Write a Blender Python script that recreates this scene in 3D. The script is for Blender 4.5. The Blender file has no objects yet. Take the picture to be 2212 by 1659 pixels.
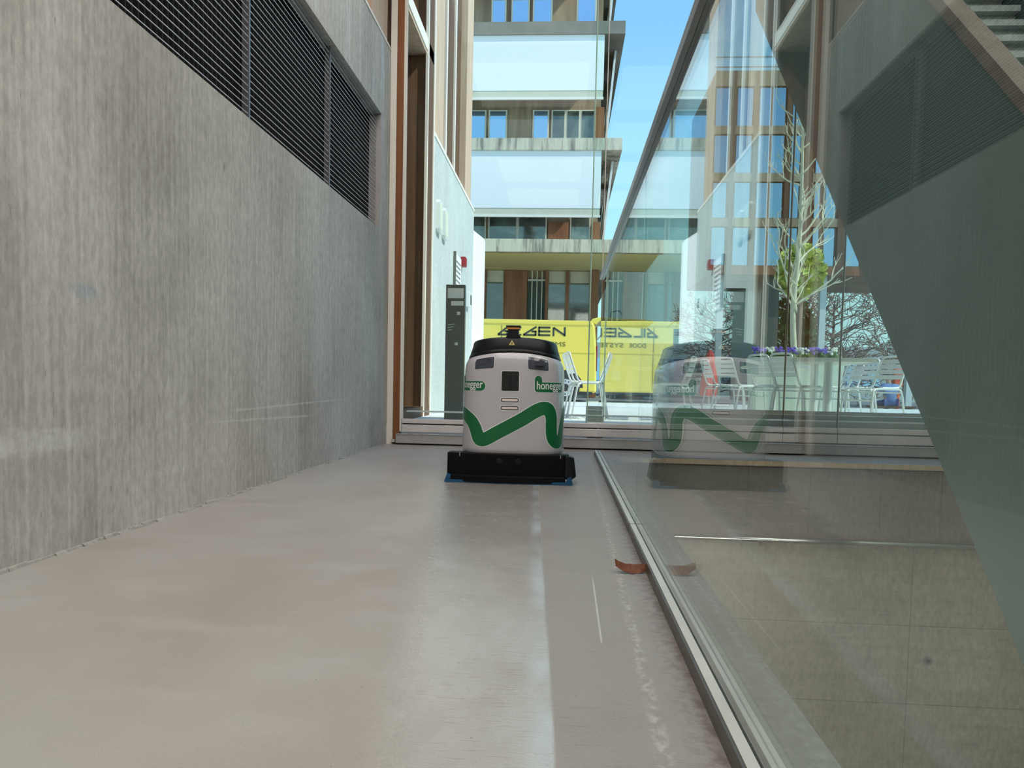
import bpy, bmesh, math, random
from mathutils import Vector, Matrix

C = bpy.context.scene.collection
SC = bpy.context.scene
PI = math.pi

# ------------------------------------------------------------------ camera, sky, sun, exposure
cam_d = bpy.data.cameras.new('camera')
cam = bpy.data.objects.new('camera', cam_d); C.objects.link(cam)
cam_d.sensor_fit = 'HORIZONTAL'; cam_d.sensor_width = 36.0
cam_d.lens = 1620.0 / 2212.0 * 36.0
cam_d.shift_y = 86.4 / 2212.0
cam_d.clip_start = 0.02; cam_d.clip_end = 500
cam.location = (0, 0, 0.6)
YAW, PITCH, ROLL = 0.0665, 0.0547, 0.0214
cam.rotation_euler = (Matrix.Rotation(YAW, 3, 'Z') @ Matrix.Rotation(PI/2 - PITCH, 3, 'X') @ Matrix.Rotation(ROLL, 3, 'Z')).to_euler()
SC.camera = cam

W = bpy.data.worlds.new('sky'); SC.world = W; W.use_nodes = True
nt = W.node_tree; nt.nodes.clear()
wo = nt.nodes.new('ShaderNodeOutputWorld'); wb = nt.nodes.new('ShaderNodeBackground')
tc = nt.nodes.new('ShaderNodeTexCoord'); sx = nt.nodes.new('ShaderNodeSeparateXYZ'); rp = nt.nodes.new('ShaderNodeValToRGB')
nt.links.new(tc.outputs['Generated'], sx.inputs[0]); nt.links.new(sx.outputs['Z'], rp.inputs[0])
nt.links.new(rp.outputs[0], wb.inputs[0]); nt.links.new(wb.outputs[0], wo.inputs[0])
els = rp.color_ramp.elements
els[0].position = 0.0; els[0].color = (0.62, 0.92, 1.0, 1)
els[1].position = 1.0; els[1].color = (0.10, 0.30, 0.85, 1)
for p_, c_ in ((0.18, (0.50, 0.90, 1.0, 1)), (0.42, (0.27, 0.60, 1.0, 1))):
    e_ = els.new(p_); e_.color = c_
wb.inputs[1].default_value = 1.0

sun_d = bpy.data.lights.new('sun', 'SUN'); sun_d.energy = 4.0; sun_d.angle = 0.01; sun_d.color = (1.0, 0.95, 0.86)
sun = bpy.data.objects.new('sun', sun_d); C.objects.link(sun)
sun.rotation_euler = Vector((-0.62, 0.24, -0.74)).to_track_quat('-Z', 'Y').to_euler()
sun.location = (20, -8, 30)

CEILING_FILL = 3.7      # strength of the overhead fill panels added to light the hall
SC.view_settings.view_transform = 'Standard'; SC.view_settings.look = 'None'
SC.view_settings.exposure = 0.12; SC.view_settings.gamma = 1.0; SC.view_settings.use_curve_mapping = False
SC.cycles.max_bounces = 14; SC.cycles.transparent_max_bounces = 32; SC.cycles.glossy_bounces = 8
SC.cycles.caustics_reflective = False; SC.cycles.caustics_refractive = False
SC.cycles.sample_clamp_indirect = 6.0

# ------------------------------------------------------------------ materials
class NT:
    def __init__(s, name):
        s.m = bpy.data.materials.new(name); s.m.use_nodes = True
        s.t = s.m.node_tree; s.t.nodes.clear()
        s.out = s.t.nodes.new('ShaderNodeOutputMaterial')
    def n(s, typ, **kw):
        nd = s.t.nodes.new(typ)
        for k, v in kw.items(): setattr(nd, k, v)
        return nd
    def put(s, sock, v):
        if isinstance(v, bpy.types.NodeSocket): s.t.links.new(v, sock)
        elif isinstance(v, (tuple, list)) and len(v) == 3 and sock.type == 'RGBA': sock.default_value = (*v, 1)
        else: sock.default_value = v
    def math(s, op, a, b=0.0, c=None, clamp=False):
        nd = s.n('ShaderNodeMath', operation=op, use_clamp=clamp); s.put(nd.inputs[0], a); s.put(nd.inputs[1], b)
        if c is not None: s.put(nd.inputs[2], c)
        return nd.outputs[0]
    def mix(s, f, a, b, blend='MIX'):
        nd = s.n('ShaderNodeMix', data_type='RGBA', blend_type=blend); s.put(nd.inputs[0], f); s.put(nd.inputs[6], a); s.put(nd.inputs[7], b)
        return nd.outputs[2]
    def coord(s, scale=(1, 1, 1), loc=(0, 0, 0), rot=(0, 0, 0)):
        t = s.n('ShaderNodeTexCoord'); m = s.n('ShaderNodeMapping'); s.t.links.new(t.outputs['Object'], m.inputs[0])
        m.inputs[1].default_value = loc; m.inputs[2].default_value = rot; m.inputs[3].default_value = scale
        return m.outputs[0]
    def xyz(s):
        t = s.n('ShaderNodeTexCoord'); x = s.n('ShaderNodeSeparateXYZ'); s.t.links.new(t.outputs['Object'], x.inputs[0]); return x.outputs
    def noise(s, vec, scale=1.0, detail=4.0, rough=0.55, dist=0.0):
        nd = s.n('ShaderNodeTexNoise'); s.put(nd.inputs['Vector'], vec); nd.inputs['Scale'].default_value = scale
        nd.inputs['Detail'].default_value = detail; nd.inputs['Roughness'].default_value = rough; nd.inputs['Distortion'].default_value = dist
        return nd.outputs[0]
    def step(s, v, a, b):
        nd = s.n('ShaderNodeMapRange', interpolation_type='SMOOTHSTEP'); s.put(nd.inputs[0], v)
        s.put(nd.inputs[1], a); s.put(nd.inputs[2], b); return nd.outputs[0]
    def bsdf(s, col, rough=0.5, metal=0.0, bump=None, bs=0.1, bd=0.01, spec=0.5, emis=None, es=1.0, ior=1.5, coat=0.0):
        p = s.n('ShaderNodeBsdfPrincipled'); s.put(p.inputs['Base Color'], col); s.put(p.inputs['Roughness'], rough)
        s.put(p.inputs['Metallic'], metal); p.inputs['Specular IOR Level'].default_value = spec; p.inputs['IOR'].default_value = ior
        p.inputs['Coat Weight'].default_value = coat
        if emis: p.inputs['Emission Color'].default_value = (*emis, 1); p.inputs['Emission Strength'].default_value = es
        if bump is not None:
            b = s.n('ShaderNodeBump'); b.inputs['Strength'].default_value = bs; b.inputs['Distance'].default_value = bd
            s.put(b.inputs['Height'], bump); s.t.links.new(b.outputs[0], p.inputs['Normal'])
        s.t.links.new(p.outputs[0], s.out.inputs[0]); return s.m

def flat(name, col, rough=0.5, metal=0.0, var=0.12, nscale=6.0, **kw):
    t = NT(name); nz = t.noise(t.coord(), nscale, 3)
    c2 = tuple(max(0, c * (1 - var)) for c in col); c1 = tuple(min(1, c * (1 + var)) for c in col)
    return t.bsdf(t.mix(nz, c2, c1), rough, metal, **kw)

def m_glass(name, tint, f0=0.04, refl=(1, 1, 1)):
    t = NT(name); g = t.n('ShaderNodeNewGeometry'); d = t.n('ShaderNodeVectorMath', operation='DOT_PRODUCT')
    t.t.links.new(g.outputs['Normal'], d.inputs[0]); t.t.links.new(g.outputs['Incoming'], d.inputs[1])
    c = t.math('ABSOLUTE', d.outputs['Value']); k = t.math('SUBTRACT', 1.0, c, clamp=True)
    f = t.math('MULTIPLY_ADD', t.math('POWER', k, 5.0), 1 - f0, f0, clamp=True)
    a = t.n('ShaderNodeBsdfTransparent'); a.inputs[0].default_value = (*tint, 1)
    b = t.n('ShaderNodeBsdfGlossy'); b.inputs['Roughness'].default_value = 0.0; b.inputs[0].default_value = (*refl, 1)
    mx = t.n('ShaderNodeMixShader'); t.put(mx.inputs[0], f); t.t.links.new(a.outputs[0], mx.inputs[1]); t.t.links.new(b.outputs[0], mx.inputs[2])
    t.t.links.new(mx.outputs[0], t.out.inputs[0]); return t.m

def m_concrete(name, a, b, axis='y', streak=0.5, pits=True, joints=None, scuff=False, rough=0.75):
    t = NT(name)
    sc = (46, 46, 1.1) if axis != 'h' else (0.8, 0.8, 28)
    st = t.noise(t.coord(sc), 1.0, 5, 0.6)
    st2 = t.noise(t.coord((4, 4, 0.8) if axis != 'h' else (.5, .5, 5)), 1.0, 4, 0.6)
    big = t.noise(t.coord((1, 1, .7)), 1.1, 6, 0.62, 0.5)
    f = t.math('ADD', t.math('MULTIPLY', st, streak), t.math('MULTIPLY', big, 1 - streak))
    f = t.math('ADD', t.math('MULTIPLY', f, 0.80), t.math('MULTIPLY', st2, 0.20))
    f = t.step(f, 0.28, 0.72)
    col = t.mix(f, a, b)
    if pits:
        pt = t.noise(t.coord((60, 60, 9)), 1.0, 2, 0.5); pm = t.step(pt, 0.70, 0.76)
        col = t.mix(t.math('MULTIPLY', pm, 0.38), col, tuple(v * 0.3 for v in a))
    x, y, z = t.xyz()
    if joints:
        for ax, v in joints:
            d = t.math('ABSOLUTE', t.math('SUBTRACT', {'x': x, 'y': y, 'z': z}[ax], v))
            wob = t.math('MULTIPLY', t.noise(t.coord(), 9.0, 3), 0.006)
            m = t.math('SUBTRACT', 1.0, t.step(t.math('ADD', d, wob), 0.004, 0.009))
            col = t.mix(t.math('MULTIPLY', m, 0.45), col, tuple(v * 0.35 for v in a))
    if scuff:
        for (y0, y1, zc, sl, w, amt) in ((3.4, 4.9, 0.385, -0.02, 0.012, 0.6), (3.6, 5.6, 0.43, 0.01, 0.010, 0.6), (1.9, 2.62, 0.38, 0.0, 0.07, 0.5),
                                        (2.9, 3.3, 0.20, 0.0, 0.03, 0.35), (2.95, 3.1, 1.05, 0.05, 0.05, 0.0)):
            dz = t.math('ABSOLUTE', t.math('SUBTRACT', t.math('SUBTRACT', z, zc), t.math('MULTIPLY', t.math('SUBTRACT', y, y0), sl)))
            nz = t.math('MULTIPLY', t.noise(t.coord((1, 4, 30)), 2.0, 4), w * 1.2)
            m = t.math('SUBTRACT', 1.0, t.step(t.math('ADD', dz, nz), w * 0.8, w * 1.4))
            m = t.math('MULTIPLY', m, t.math('MULTIPLY', t.step(y, y0, y0 + .15), t.math('SUBTRACT', 1.0, t.step(y, y1 - .2, y1))))
            col = t.mix(t.math('MULTIPLY', m, amt), col, (0.62, 0.62, 0.58))
        # faint blue paint smear
        dy = t.math('SUBTRACT', y, 2.5); dz = t.math('SUBTRACT', z, 0.885)
        r = t.math('ADD', t.math('MULTIPLY', t.math('MULTIPLY', dy, dy), 90.0), t.math('MULTIPLY', t.math('MULTIPLY', dz, dz), 900.0))
        m = t.math('MULTIPLY', t.math('SUBTRACT', 1.0, t.step(r, 0.1, 1.0)), t.noise(t.coord(), 25.0, 3))
        col = t.mix(t.math('MULTIPLY', m, 0.55), col, (0.22, 0.34, 0.46))
        # pale bluish streaks, stronger towards the top and the facade
        m = t.math('MULTIPLY', t.step(t.noise(t.coord((9, 9, 0.7)), 1.0, 3), 0.48, 0.66), t.math('MULTIPLY', t.step(z, 2.4, 3.5), t.step(y, 3.6, 5.5)))
        col = t.mix(t.math('MULTIPLY', m, 0.5), col, (0.62, 0.70, 0.76))
    fine = t.noise(t.coord((1, 1, .8)), 110.0, 4, .7)
    mm = t.noise(t.coord((1, 1, .45)), 38.0, 3, .6)
    col = t.mix(0.16, col, t.mix(t.step(mm, .3, .7), (0.12, 0.12, 0.12), (.9, .9, .9)), 'OVERLAY')
    col = t.mix(0.18, col, t.mix(fine, (0.0, 0.0, 0.0), (1, 1, 1)), 'OVERLAY')
    return t.bsdf(col, rough, bump=t.math('ADD', st, t.math('MULTIPLY', fine, 0.6)), bs=0.25, bd=0.004, spec=0.35)

def m_floor():
    t = NT('sealed_screed'); x, y, z = t.xyz()
    big = t.noise(t.coord((1, 0.6, 1)), 1.3, 5, 0.55, 0.4)
    mid = t.noise(t.coord((1, 2.2, 1)), 3.0, 5, 0.6, 0.2)
    col = t.mix(t.step(big, .3, .7), (0.355, 0.312, 0.285), (0.405, 0.388, 0.362))
    col = t.mix(t.math('MULTIPLY', t.step(mid, .45, .75), .35), col, (0.47, 0.46, 0.445))
    # damp track that the scrubber left behind: edge wanders
    yy = t.math('SUBTRACT', y, 1.45)
    wob = t.math('MULTIPLY', t.math('SUBTRACT', t.noise(t.coord((.2, 1, 1)), 1.1, 1), .5), 0.05)
    jit = t.math('MULTIPLY', t.math('SUBTRACT', t.noise(t.coord(), 70.0, 4), .5), 0.12)
    xl = t.math('ADD', t.math('MULTIPLY_ADD', yy, -0.127, -0.33), t.math('ADD', wob, jit))
    xr = t.math('ADD', t.math('MULTIPLY_ADD', yy, -0.040, -0.012), t.math('MULTIPLY', wob, .45))
    inl = t.step(t.math('SUBTRACT', x, xl), -0.05, 0.06)
    inr = t.math('SUBTRACT', 1.0, t.step(t.math('SUBTRACT', x, xr), -0.004, 0.006))
    iny = t.math('SUBTRACT', 1.0, t.step(y, 4.4, 4.6))
    trk = t.math('MULTIPLY', t.math('MULTIPLY', inl, inr), iny)
    dr = t.math('SUBTRACT', xr, x)
    bead = t.math('MULTIPLY', t.math('MULTIPLY', t.math('SUBTRACT', 1.0, t.step(dr, 0.012, 0.055)), inr), iny)
    lin = t.noise(t.coord((14, 150, 1)), 1.0, 4, 0.6, 0.3)       # fine cross strokes of the trowel
    lm = t.step(lin, 0.55, 0.72)
    right = t.step(t.math('SUBTRACT', x, xl), -0.02, 0.12)
    col = t.mix(t.math('MULTIPLY', t.math('MULTIPLY', lm, right), 0.42), col, (0.16, 0.13, 0.12))
    col = t.mix(t.math('MULTIPLY', t.math('SUBTRACT', right, trk), 0.45), col, (0.235, 0.195, 0.18))
    wet_sheen = t.step(t.math('ADD', y, t.math('MULTIPLY', mid, 1.2)), 2.3, 3.6)  # wet and dried film plus painted sheen: darker near robot, paler near camera
    col = t.mix(t.math('MULTIPLY', trk, t.math('MULTIPLY_ADD', wet_sheen, 0.52, 0.0)), col, (0.20, 0.175, 0.165))
    col = t.mix(t.math('MULTIPLY', t.math('MULTIPLY', trk, t.math('SUBTRACT', 1.0, wet_sheen)), t.math('MULTIPLY', t.step(t.noise(t.coord((3, 1, 1)), 1.5, 4), .2, .7), .55)), col, (0.56, 0.56, 0.555))
    col = t.mix(t.math('MULTIPLY', t.math('MULTIPLY', bead, t.step(t.noise(t.coord((1, .5, 1)), 6.0, 4), .25, .7)), 0.8), col, (0.52, 0.58, 0.63))
    # whitish residue stripe between the track and the kerb
    rs = t.math('ABSOLUTE', t.math('SUBTRACT', x, t.math('MULTIPLY_ADD', y, 0.012, 0.165)))
    rm = t.math('MULTIPLY', t.math('SUBTRACT', 1.0, t.step(rs, 0.0, 0.022)), t.step(t.noise(t.coord((60, 40, 1)), 1.0, 4), 0.45, 0.62))
    col = t.mix(t.math('MULTIPLY', rm, 0.5), col, (0.62, 0.60, 0.58))
    s2 = t.math('ABSOLUTE', t.math('SUBTRACT', x, t.math('MULTIPLY_ADD', y, 0.004, 0.098)))
    sm = t.math('MULTIPLY', t.math('SUBTRACT', 1.0, t.step(s2, 0.0, 0.004)), t.math('MULTIPLY', t.step(y, 1.72, 1.74), t.math('SUBTRACT', 1.0, t.step(y, 2.2, 2.4))))
    col = t.mix(t.math('MULTIPLY', sm, 0.7), col, (0.75, 0.74, 0.72))
    # grime along the kerb
    gm = t.math('MULTIPLY', t.math('MULTIPLY', t.step(x, 0.20, 0.285), t.math('LESS_THAN', x, .4)), t.step(t.noise(t.coord(), 38.0, 5), 0.42, 0.62))
    col = t.mix(t.math('MULTIPLY', gm, 0.6), col, (0.13, 0.085, 0.07))
    sp = t.step(t.noise(t.coord((1, 2.0, 1)), 60.0, 2, 0.4), 0.76, 0.79)
    col = t.mix(t.math('MULTIPLY', sp, 0.6), col, (0.10, 0.09, 0.085))
    fine = t.noise(t.coord((1, 1.5, 1)), 200.0, 4, .7)
    col = t.mix(0.24, col, t.mix(fine, (0, 0, 0), (1, 1, 1)), 'OVERLAY')
    rough = t.math('ADD', t.math('SUBTRACT', 0.40, t.math('MULTIPLY', trk, 0.15)), t.math('MULTIPLY', t.math('SUBTRACT', mid, .5), 0.25))
    h = t.math('ADD', t.math('MULTIPLY', t.noise(t.coord((1, 1.6, 1)), 85.0, 3), 0.6), t.math('MULTIPLY', t.math('MULTIPLY', lm, right), 0.6))
    return t.bsdf(col, rough, bump=h, bs=0.30, bd=0.004, spec=0.6)

def m_wood(name, a, b, scale=(14, 14, 0.7), rough=0.6):
    t = NT(name); n1 = t.noise(t.coord(scale), 1.0, 5, 0.6, 0.4); n2 = t.noise(t.coord(tuple(v * 5 for v in scale)), 1.0, 3)
    f = t.step(t.math('ADD', t.math('MULTIPLY', n1, .7), t.math('MULTIPLY', n2, .3)), .3, .7)
    return t.bsdf(t.mix(f, a, b), rough, bump=n2, bs=0.15, bd=0.003, spec=0.3)

def m_brushed(name, col, rough=0.38, scale=(3, 3, 60), metal=0.75):
    t = NT(name); n1 = t.noise(t.coord(scale), 4.0, 4); n2 = t.noise(t.coord(), 7.0, 4)
    c = t.mix(n2, tuple(v * .82 for v in col), tuple(min(1, v * 1.12) for v in col))
    return t.bsdf(c, t.math('MULTIPLY_ADD', n1, .2, rough - .1), metal, bump=n1, bs=.05, bd=.002)

M = {}
M['wall'] = m_concrete('wall_concrete', (0.30, 0.285, 0.25), (0.60, 0.585, 0.545), streak=0.40, scuff=True)
M['wall_out'] = m_concrete('courtyard_concrete', (0.42, 0.47, 0.45), (0.60, 0.66, 0.64), streak=0.4, pits=False)
M['wall_low'] = m_concrete('stairwell_concrete', (0.38, 0.34, 0.27), (0.62, 0.575, 0.48), axis='h', streak=0.25, pits=False,
                           joints=[('x', 2.86), ('z', -1.30), ('z', -1.95)])
M['wall_low_shade'] = m_concrete('stairwell_concrete_shaded', (0.24, 0.215, 0.19), (0.33, 0.30, 0.27), axis='h', streak=0.25, pits=False,  # darker copy of the wall concrete, shade of the recess put into the colour
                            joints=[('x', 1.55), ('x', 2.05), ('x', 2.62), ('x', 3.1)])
M['hall'] = m_concrete('hall_concrete', (0.36, 0.40, 0.385), (0.48, 0.52, 0.50), streak=0.4, pits=False)
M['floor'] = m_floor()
M['ledge'] = m_concrete('ledge_concrete', (0.17, 0.18, 0.175), (0.27, 0.28, 0.275), axis='h', streak=0.2, pits=True)
M['ceil'] = flat('ceiling_plaster', (0.55, 0.54, 0.52), 0.8)
M['seal'] = flat('joint_mortar', (0.34, 0.335, 0.30), 0.85, var=.35, nscale=60)
M['glass_b'] = m_glass('balustrade_glass', (0.90, 0.955, 0.93))
M['glass_f'] = m_glass('facade_glass', (0.945, 0.985, 0.965), 0.006)
M['glass_edge'] = flat('glass_edge_green', (0.30, 0.55, 0.48), 0.15)
M['alu'] = m_brushed('brushed_aluminium', (0.86, 0.785, 0.77), metal=0.35)
M['alu_b'] = m_brushed('bright_aluminium', (0.86, 0.85, 0.82), 0.28)
M['alu_g'] = m_brushed('sill_grey_aluminium', (0.58, 0.55, 0.54), 0.45)
M['steel'] = m_brushed('stainless_steel', (0.74, 0.75, 0.73), 0.22, (60, 3, 60), 1.0)
M['strip_m'] = m_brushed('matt_strip_metal', (0.66, 0.655, 0.62), 0.5, (60, 3, 60), 0.35)
M['steel_d'] = m_brushed('dark_steel', (0.16, 0.15, 0.14), 0.4, (60, 3, 60), 0.6)
M['railcap'] = m_brushed('anodised_rail', (0.30, 0.30, 0.31), 0.35, (60, 3, 60), 0.7)
M['white_al'] = flat('white_aluminium', (0.82, 0.86, 0.83), 0.3, 0.3, var=.04)
M['black'] = flat('black_coat', (0.012, 0.012, 0.013), 0.5)
M['dark'] = flat('dark_void', (0.006, 0.006, 0.007), 0.8)
M['slat'] = flat('grille_slat_grey', (0.80, 0.83, 0.84), 0.35, 0.2)
M['stair'] = flat('stair_dark_paint', (0.040, 0.066, 0.060), 0.6)
M['coping'] = m_wood('stair_coping_oak', (0.10, 0.078, 0.064), (0.16, 0.13, 0.11), (10, 1, 10))
M['wood_o'] = m_wood('orange_larch', (0.20, 0.070, 0.028), (0.32, 0.125, 0.052))
M['wood_d'] = m_wood('dark_larch', (0.085, 0.045, 0.022), (0.18, 0.10, 0.055))
M['wood_b'] = m_wood('beige_larch', (0.50, 0.36, 0.25), (0.68, 0.53, 0.40))
M['wood_r'] = m_wood('red_cedar', (0.20, 0.075, 0.035), (0.36, 0.16, 0.08), (3, 3, .3))
M['wood_g'] = m_wood('weathered_larch', (0.25, 0.18, 0.12), (0.48, 0.36, 0.24), (3, 3, .3))
M['strip_w'] = flat('white_trim', (0.85, 0.80, 0.72), 0.5, var=.05)
M['soffit_bounce'] = flat('canopy_soffit', (0.90, 0.77, 0.34), 0.7, var=.08, nscale=.6)  # yellow light bounced off van and ground is put into the base colour
def m_slab():
    t = NT('streaked_slab_concrete'); n1 = t.noise(t.coord((2.4, 2.4, .25)), 1.6, 5, .75); n2 = t.noise(t.coord(), 1.1, 3)
    c = t.mix(t.step(n1, .42, .68), (.66, .60, .46), (.08, .07, .06)); c = t.mix(t.math('MULTIPLY', n2, .4), c, (.50, .48, .42))
    return t.bsdf(c, .85)
M['slab'] = m_slab()
M['slabd'] = flat('dark_slab_concrete', (0.22, 0.20, 0.17), 0.85, var=.35, nscale=2)
M['blind'] = flat('white_sun_blind', (0.86, 0.87, 0.88), 0.6, var=.03, nscale=.5)
M['blind_e'] = flat('beige_blind_edge', (0.62, 0.60, 0.48), 0.7)
M['win_b'] = flat('sky_mirror_glass', (0.42, 0.62, 0.86), 0.03, 0.85, var=.05, nscale=.4)
def m_pane():
    t = NT('shop_glass'); n = t.noise(t.coord((.5, .5, .9)), 1.2, 4, .6, .6)
    return t.bsdf(t.mix(t.step(n, .4, .65), (.035, .05, .048), (.16, .20, .17)), .05, 0.0, spec=.7, ior=1.9)
M['win_d'] = m_pane()
M['frame_w'] = flat('pale_window_frame', (0.66, 0.62, 0.52), 0.5)
M['yellow'] = flat('van_yellow_paint', (0.88, 0.70, 0.12), 0.30, var=.03, nscale=.6, coat=.5)
M['letter'] = flat('van_grey_letters', (0.035, 0.045, 0.035), 0.5)
M['letter2'] = flat('van_olive_letters', (0.16, 0.15, 0.03), 0.5)
M['tyre'] = flat('tyre_rubber', (0.035, 0.037, 0.04), 0.8)
M['rim'] = flat('wheel_rim', (0.62, 0.65, 0.68), 0.4, 0.4)
M['vanglass'] = flat('van_window', (0.06, 0.075, 0.08), 0.06, spec=.8)
M['paving'] = flat('pale_paving', (0.66, 0.70, 0.68), 0.8, var=.05, nscale=1.5)
M['asphalt'] = flat('asphalt', (0.16, 0.17, 0.18), 0.9, var=.2, nscale=3)
M['rob_w'] = flat('robot_white_shell', (0.54, 0.51, 0.545), 0.20, var=.015, coat=.6)
M['rob_w2'] = flat('robot_sticker_edge', (0.80, 0.80, 0.80), 0.3, var=.02)
M['rob_k'] = flat('robot_black_plastic', (0.010, 0.0105, 0.013), 0.34, var=.15, spec=.25)
M['rob_b'] = flat('robot_skirt_black', (0.005, 0.005, 0.007), 0.45, var=.15, spec=.12)
M['green'] = flat('sticker_green', (0.003, 0.135, 0.040), 0.35, var=.05)
M['sens'] = flat('sensor_window_blue_black', (0.045, 0.048, 0.075), 0.12, spec=.8)
M['gloss'] = flat('glossy_black', (0.004, 0.004, 0.004), 0.06, spec=.8)
M['led'] = flat('indicator_pink_white', (0.80, 0.66, 0.62), 0.3)
M['amber'] = flat('amber_ring', (0.75, 0.30, 0.05), 0.35)
M['yel_s'] = flat('warning_yellow', (0.62, 0.50, 0.16), 0.5)
M['blue_r'] = flat('blue_squeegee_rubber', (0.008, 0.085, 0.19), 0.35)
M['white'] = flat('white_print', (0.85, 0.85, 0.85), 0.4, var=.02)
M['stele'] = flat('anthracite_panel', (0.14, 0.145, 0.125), 0.28, var=.12)
M['red'] = flat('red_box_plastic', (0.32, 0.02, 0.03), 0.4)
M['bark_l'] = flat('pale_bark', (0.78, 0.74, 0.55), 0.8, var=.25, nscale=9)
M['bark_d'] = flat('brown_twigs', (0.30, 0.20, 0.15), 0.9, var=.4, nscale=3)
M['leaf_y'] = flat('yellow_green_needles', (0.50, 0.58, 0.10), 0.7, var=.45, nscale=2.5)
M['leaf_g'] = flat('green_foliage', (0.12, 0.26, 0.06), 0.7, var=.5, nscale=4)
M['fl_p'] = flat('purple_petals', (0.20, 0.12, 0.62), 0.6, var=.3, nscale=30)
M['fl_w'] = flat('white_petals', (0.88, 0.90, 0.80), 0.6, var=.06)
M['tabletop'] = flat('cream_table_top', (0.84, 0.84, 0.68), 0.4, var=.05)
M['planter'] = flat('pale_green_planter', (0.66, 0.74, 0.60), 0.6, var=.06)
M['parasol'] = flat('red_parasol_cloth', (0.80, 0.10, 0.07), 0.7)
M['orange'] = flat('orange_red_paint', (0.90, 0.14, 0.05), 0.6)
M['shirt'] = flat('blue_shirt', (0.15, 0.27, 0.55), 0.8)
M['skin'] = flat('skin', (0.62, 0.38, 0.28), 0.6)
M['hair'] = flat('dark_hair', (0.05, 0.045, 0.05), 0.8)
M['trouser'] = flat('navy_trousers', (0.06, 0.10, 0.28), 0.8)
M['dleaf'] = m_wood('dry_leaf', (0.10, 0.030, 0.014), (0.24, 0.075, 0.03), (90, 30, 90))
M['lamp'] = flat('ceiling_fill_glow', (0.9, 0.9, 0.9), 0.8, emis=(1.0, 0.955, 0.90), es=CEILING_FILL)  # glow of the added overhead fill panels

M['stairwell_fill'] = flat('stairwell_fill_glow', (0.9, 0.9, 0.9), 0.8, emis=(1.0, 0.95, 0.86), es=26.0)  # glow of the fill lights added in the stairwell
# ------------------------------------------------------------------ mesh helpers
def nb(): return bmesh.new()
def box(bm, x0, x1, y0, y1, z0, z1):
    v = [bm.verts.new((x, y, z)) for x in (x0, x1) for y in (y0, y1) for z in (z0, z1)]
    for f in ((0, 1, 3, 2), (4, 6, 7, 5), (0, 4, 5, 1), (2, 3, 7, 6), (0, 2, 6, 4), (1, 5, 7, 3)): bm.faces.new([v[i] for i in f])
    return bm
def tube(bm, pts, r, seg=8, r2=None, cap=True):
    pts = [Vector(p) for p in pts]; n = len(pts); rings = []
    up = Vector((0, 0, 1))
    for i, p in enumerate(pts):
        d = (pts[min(i + 1, n - 1)] - pts[max(i - 1, 0)]).normalized()
        if i == 0:
            a = d.cross(up)
            if a.length < .2: a = d.cross(Vector((0, 1, 0)))
        else: a = a - d * a.dot(d)
        a.normalize(); b = d.cross(a); rr = r if r2 is None else r + (r2 - r) * i / (n - 1)
        rings.append([bm.verts.new(p + a * rr * math.cos(2 * PI * k / seg) + b * rr * math.sin(2 * PI * k / seg)) for k in range(seg)])
    for i in range(n - 1):
        for k in range(seg): bm.faces.new((rings[i][k], rings[i][(k + 1) % seg], rings[i + 1][(k + 1) % seg], rings[i + 1][k]))
    if cap: bm.faces.new(rings[0][::-1]); bm.faces.new(rings[-1])
    return bm
def loft(bm, rings, cap=True):
    vs = [[bm.verts.new(p) for p in r] for r in rings]; n = len(vs[0])
    for i in range(len(vs) - 1):
        for k in range(n): bm.faces.new((vs[i][k], vs[i][(k + 1) % n], vs[i + 1][(k + 1) % n], vs[i + 1][k]))
    if cap: bm.faces.new(vs[0][::-1]); bm.faces.new(vs[-1])
    return bm
def prism(bm, poly, ax, lo, hi):
    def P(a, b, c): return {'x': (c, a, b), 'y': (a, c, b), 'z': (a, b, c)}[ax]
    loft(bm, [[P(a, b, lo) for a, b in poly], [P(a, b, hi) for a, b in poly]]); return bm
def ell(bm, c, r, u=14, v=8):
    ret = bmesh.ops.create_uvsphere(bm, u_segments=u, v_segments=v, radius=1.0)
    bmesh.ops.transform(bm, matrix=Matrix.Translation(c) @ Matrix.Diagonal((*r, 1)), verts=ret['verts']); return bm
def obj(name, bm, mat, parent=None, world=False, bevel=0.0, smooth=False, label=None):
    if world and parent is not None: bmesh.ops.translate(bm, vec=-parent.location, verts=bm.verts)
    bmesh.ops.recalc_face_normals(bm, faces=bm.faces)
    me = bpy.data.meshes.new(name); bm.to_mesh(me); bm.free()
    for p in me.polygons: p.use_smooth = smooth
    o = bpy.data.objects.new(name, me); C.objects.link(o)
    me.materials.append(M[mat] if isinstance(mat, str) else mat)
    if parent is not None: o.parent = parent
    if bevel:
        b = o.modifiers.new('bevel', 'BEVEL'); b.width = bevel; b.segments = 2; b.limit_method = 'ANGLE'
    if label: o['label'] = label
    return o
def bx(name, x0, x1, y0, y1, z0, z1, mat, parent=None, **kw): return obj(name, box(nb(), x0, x1, y0, y1, z0, z1), mat, parent, **kw)
def tag(o, label, cat, group=None, kind=None):
    o['label'] = label; o['category'] = cat
    if group: o['group'] = group
    if kind: o['kind'] = kind
    return o
def thing(name, label, cat, loc=(0, 0, 0), rotz=0.0, group=None):
    o = bpy.data.objects.new(name, None); C.objects.link(o); o.location = loc; o.rotation_euler = (0, 0, rotz)
    o.empty_display_size = .1
    return tag(o, label, cat, group)
def struct(name, bm, mat, label=None, parent=None, **kw):
    o = obj(name, bm, mat, parent, **kw)
    if parent is None:
        o['kind'] = 'structure'
        if label: o['label'] = label
    return o
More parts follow.
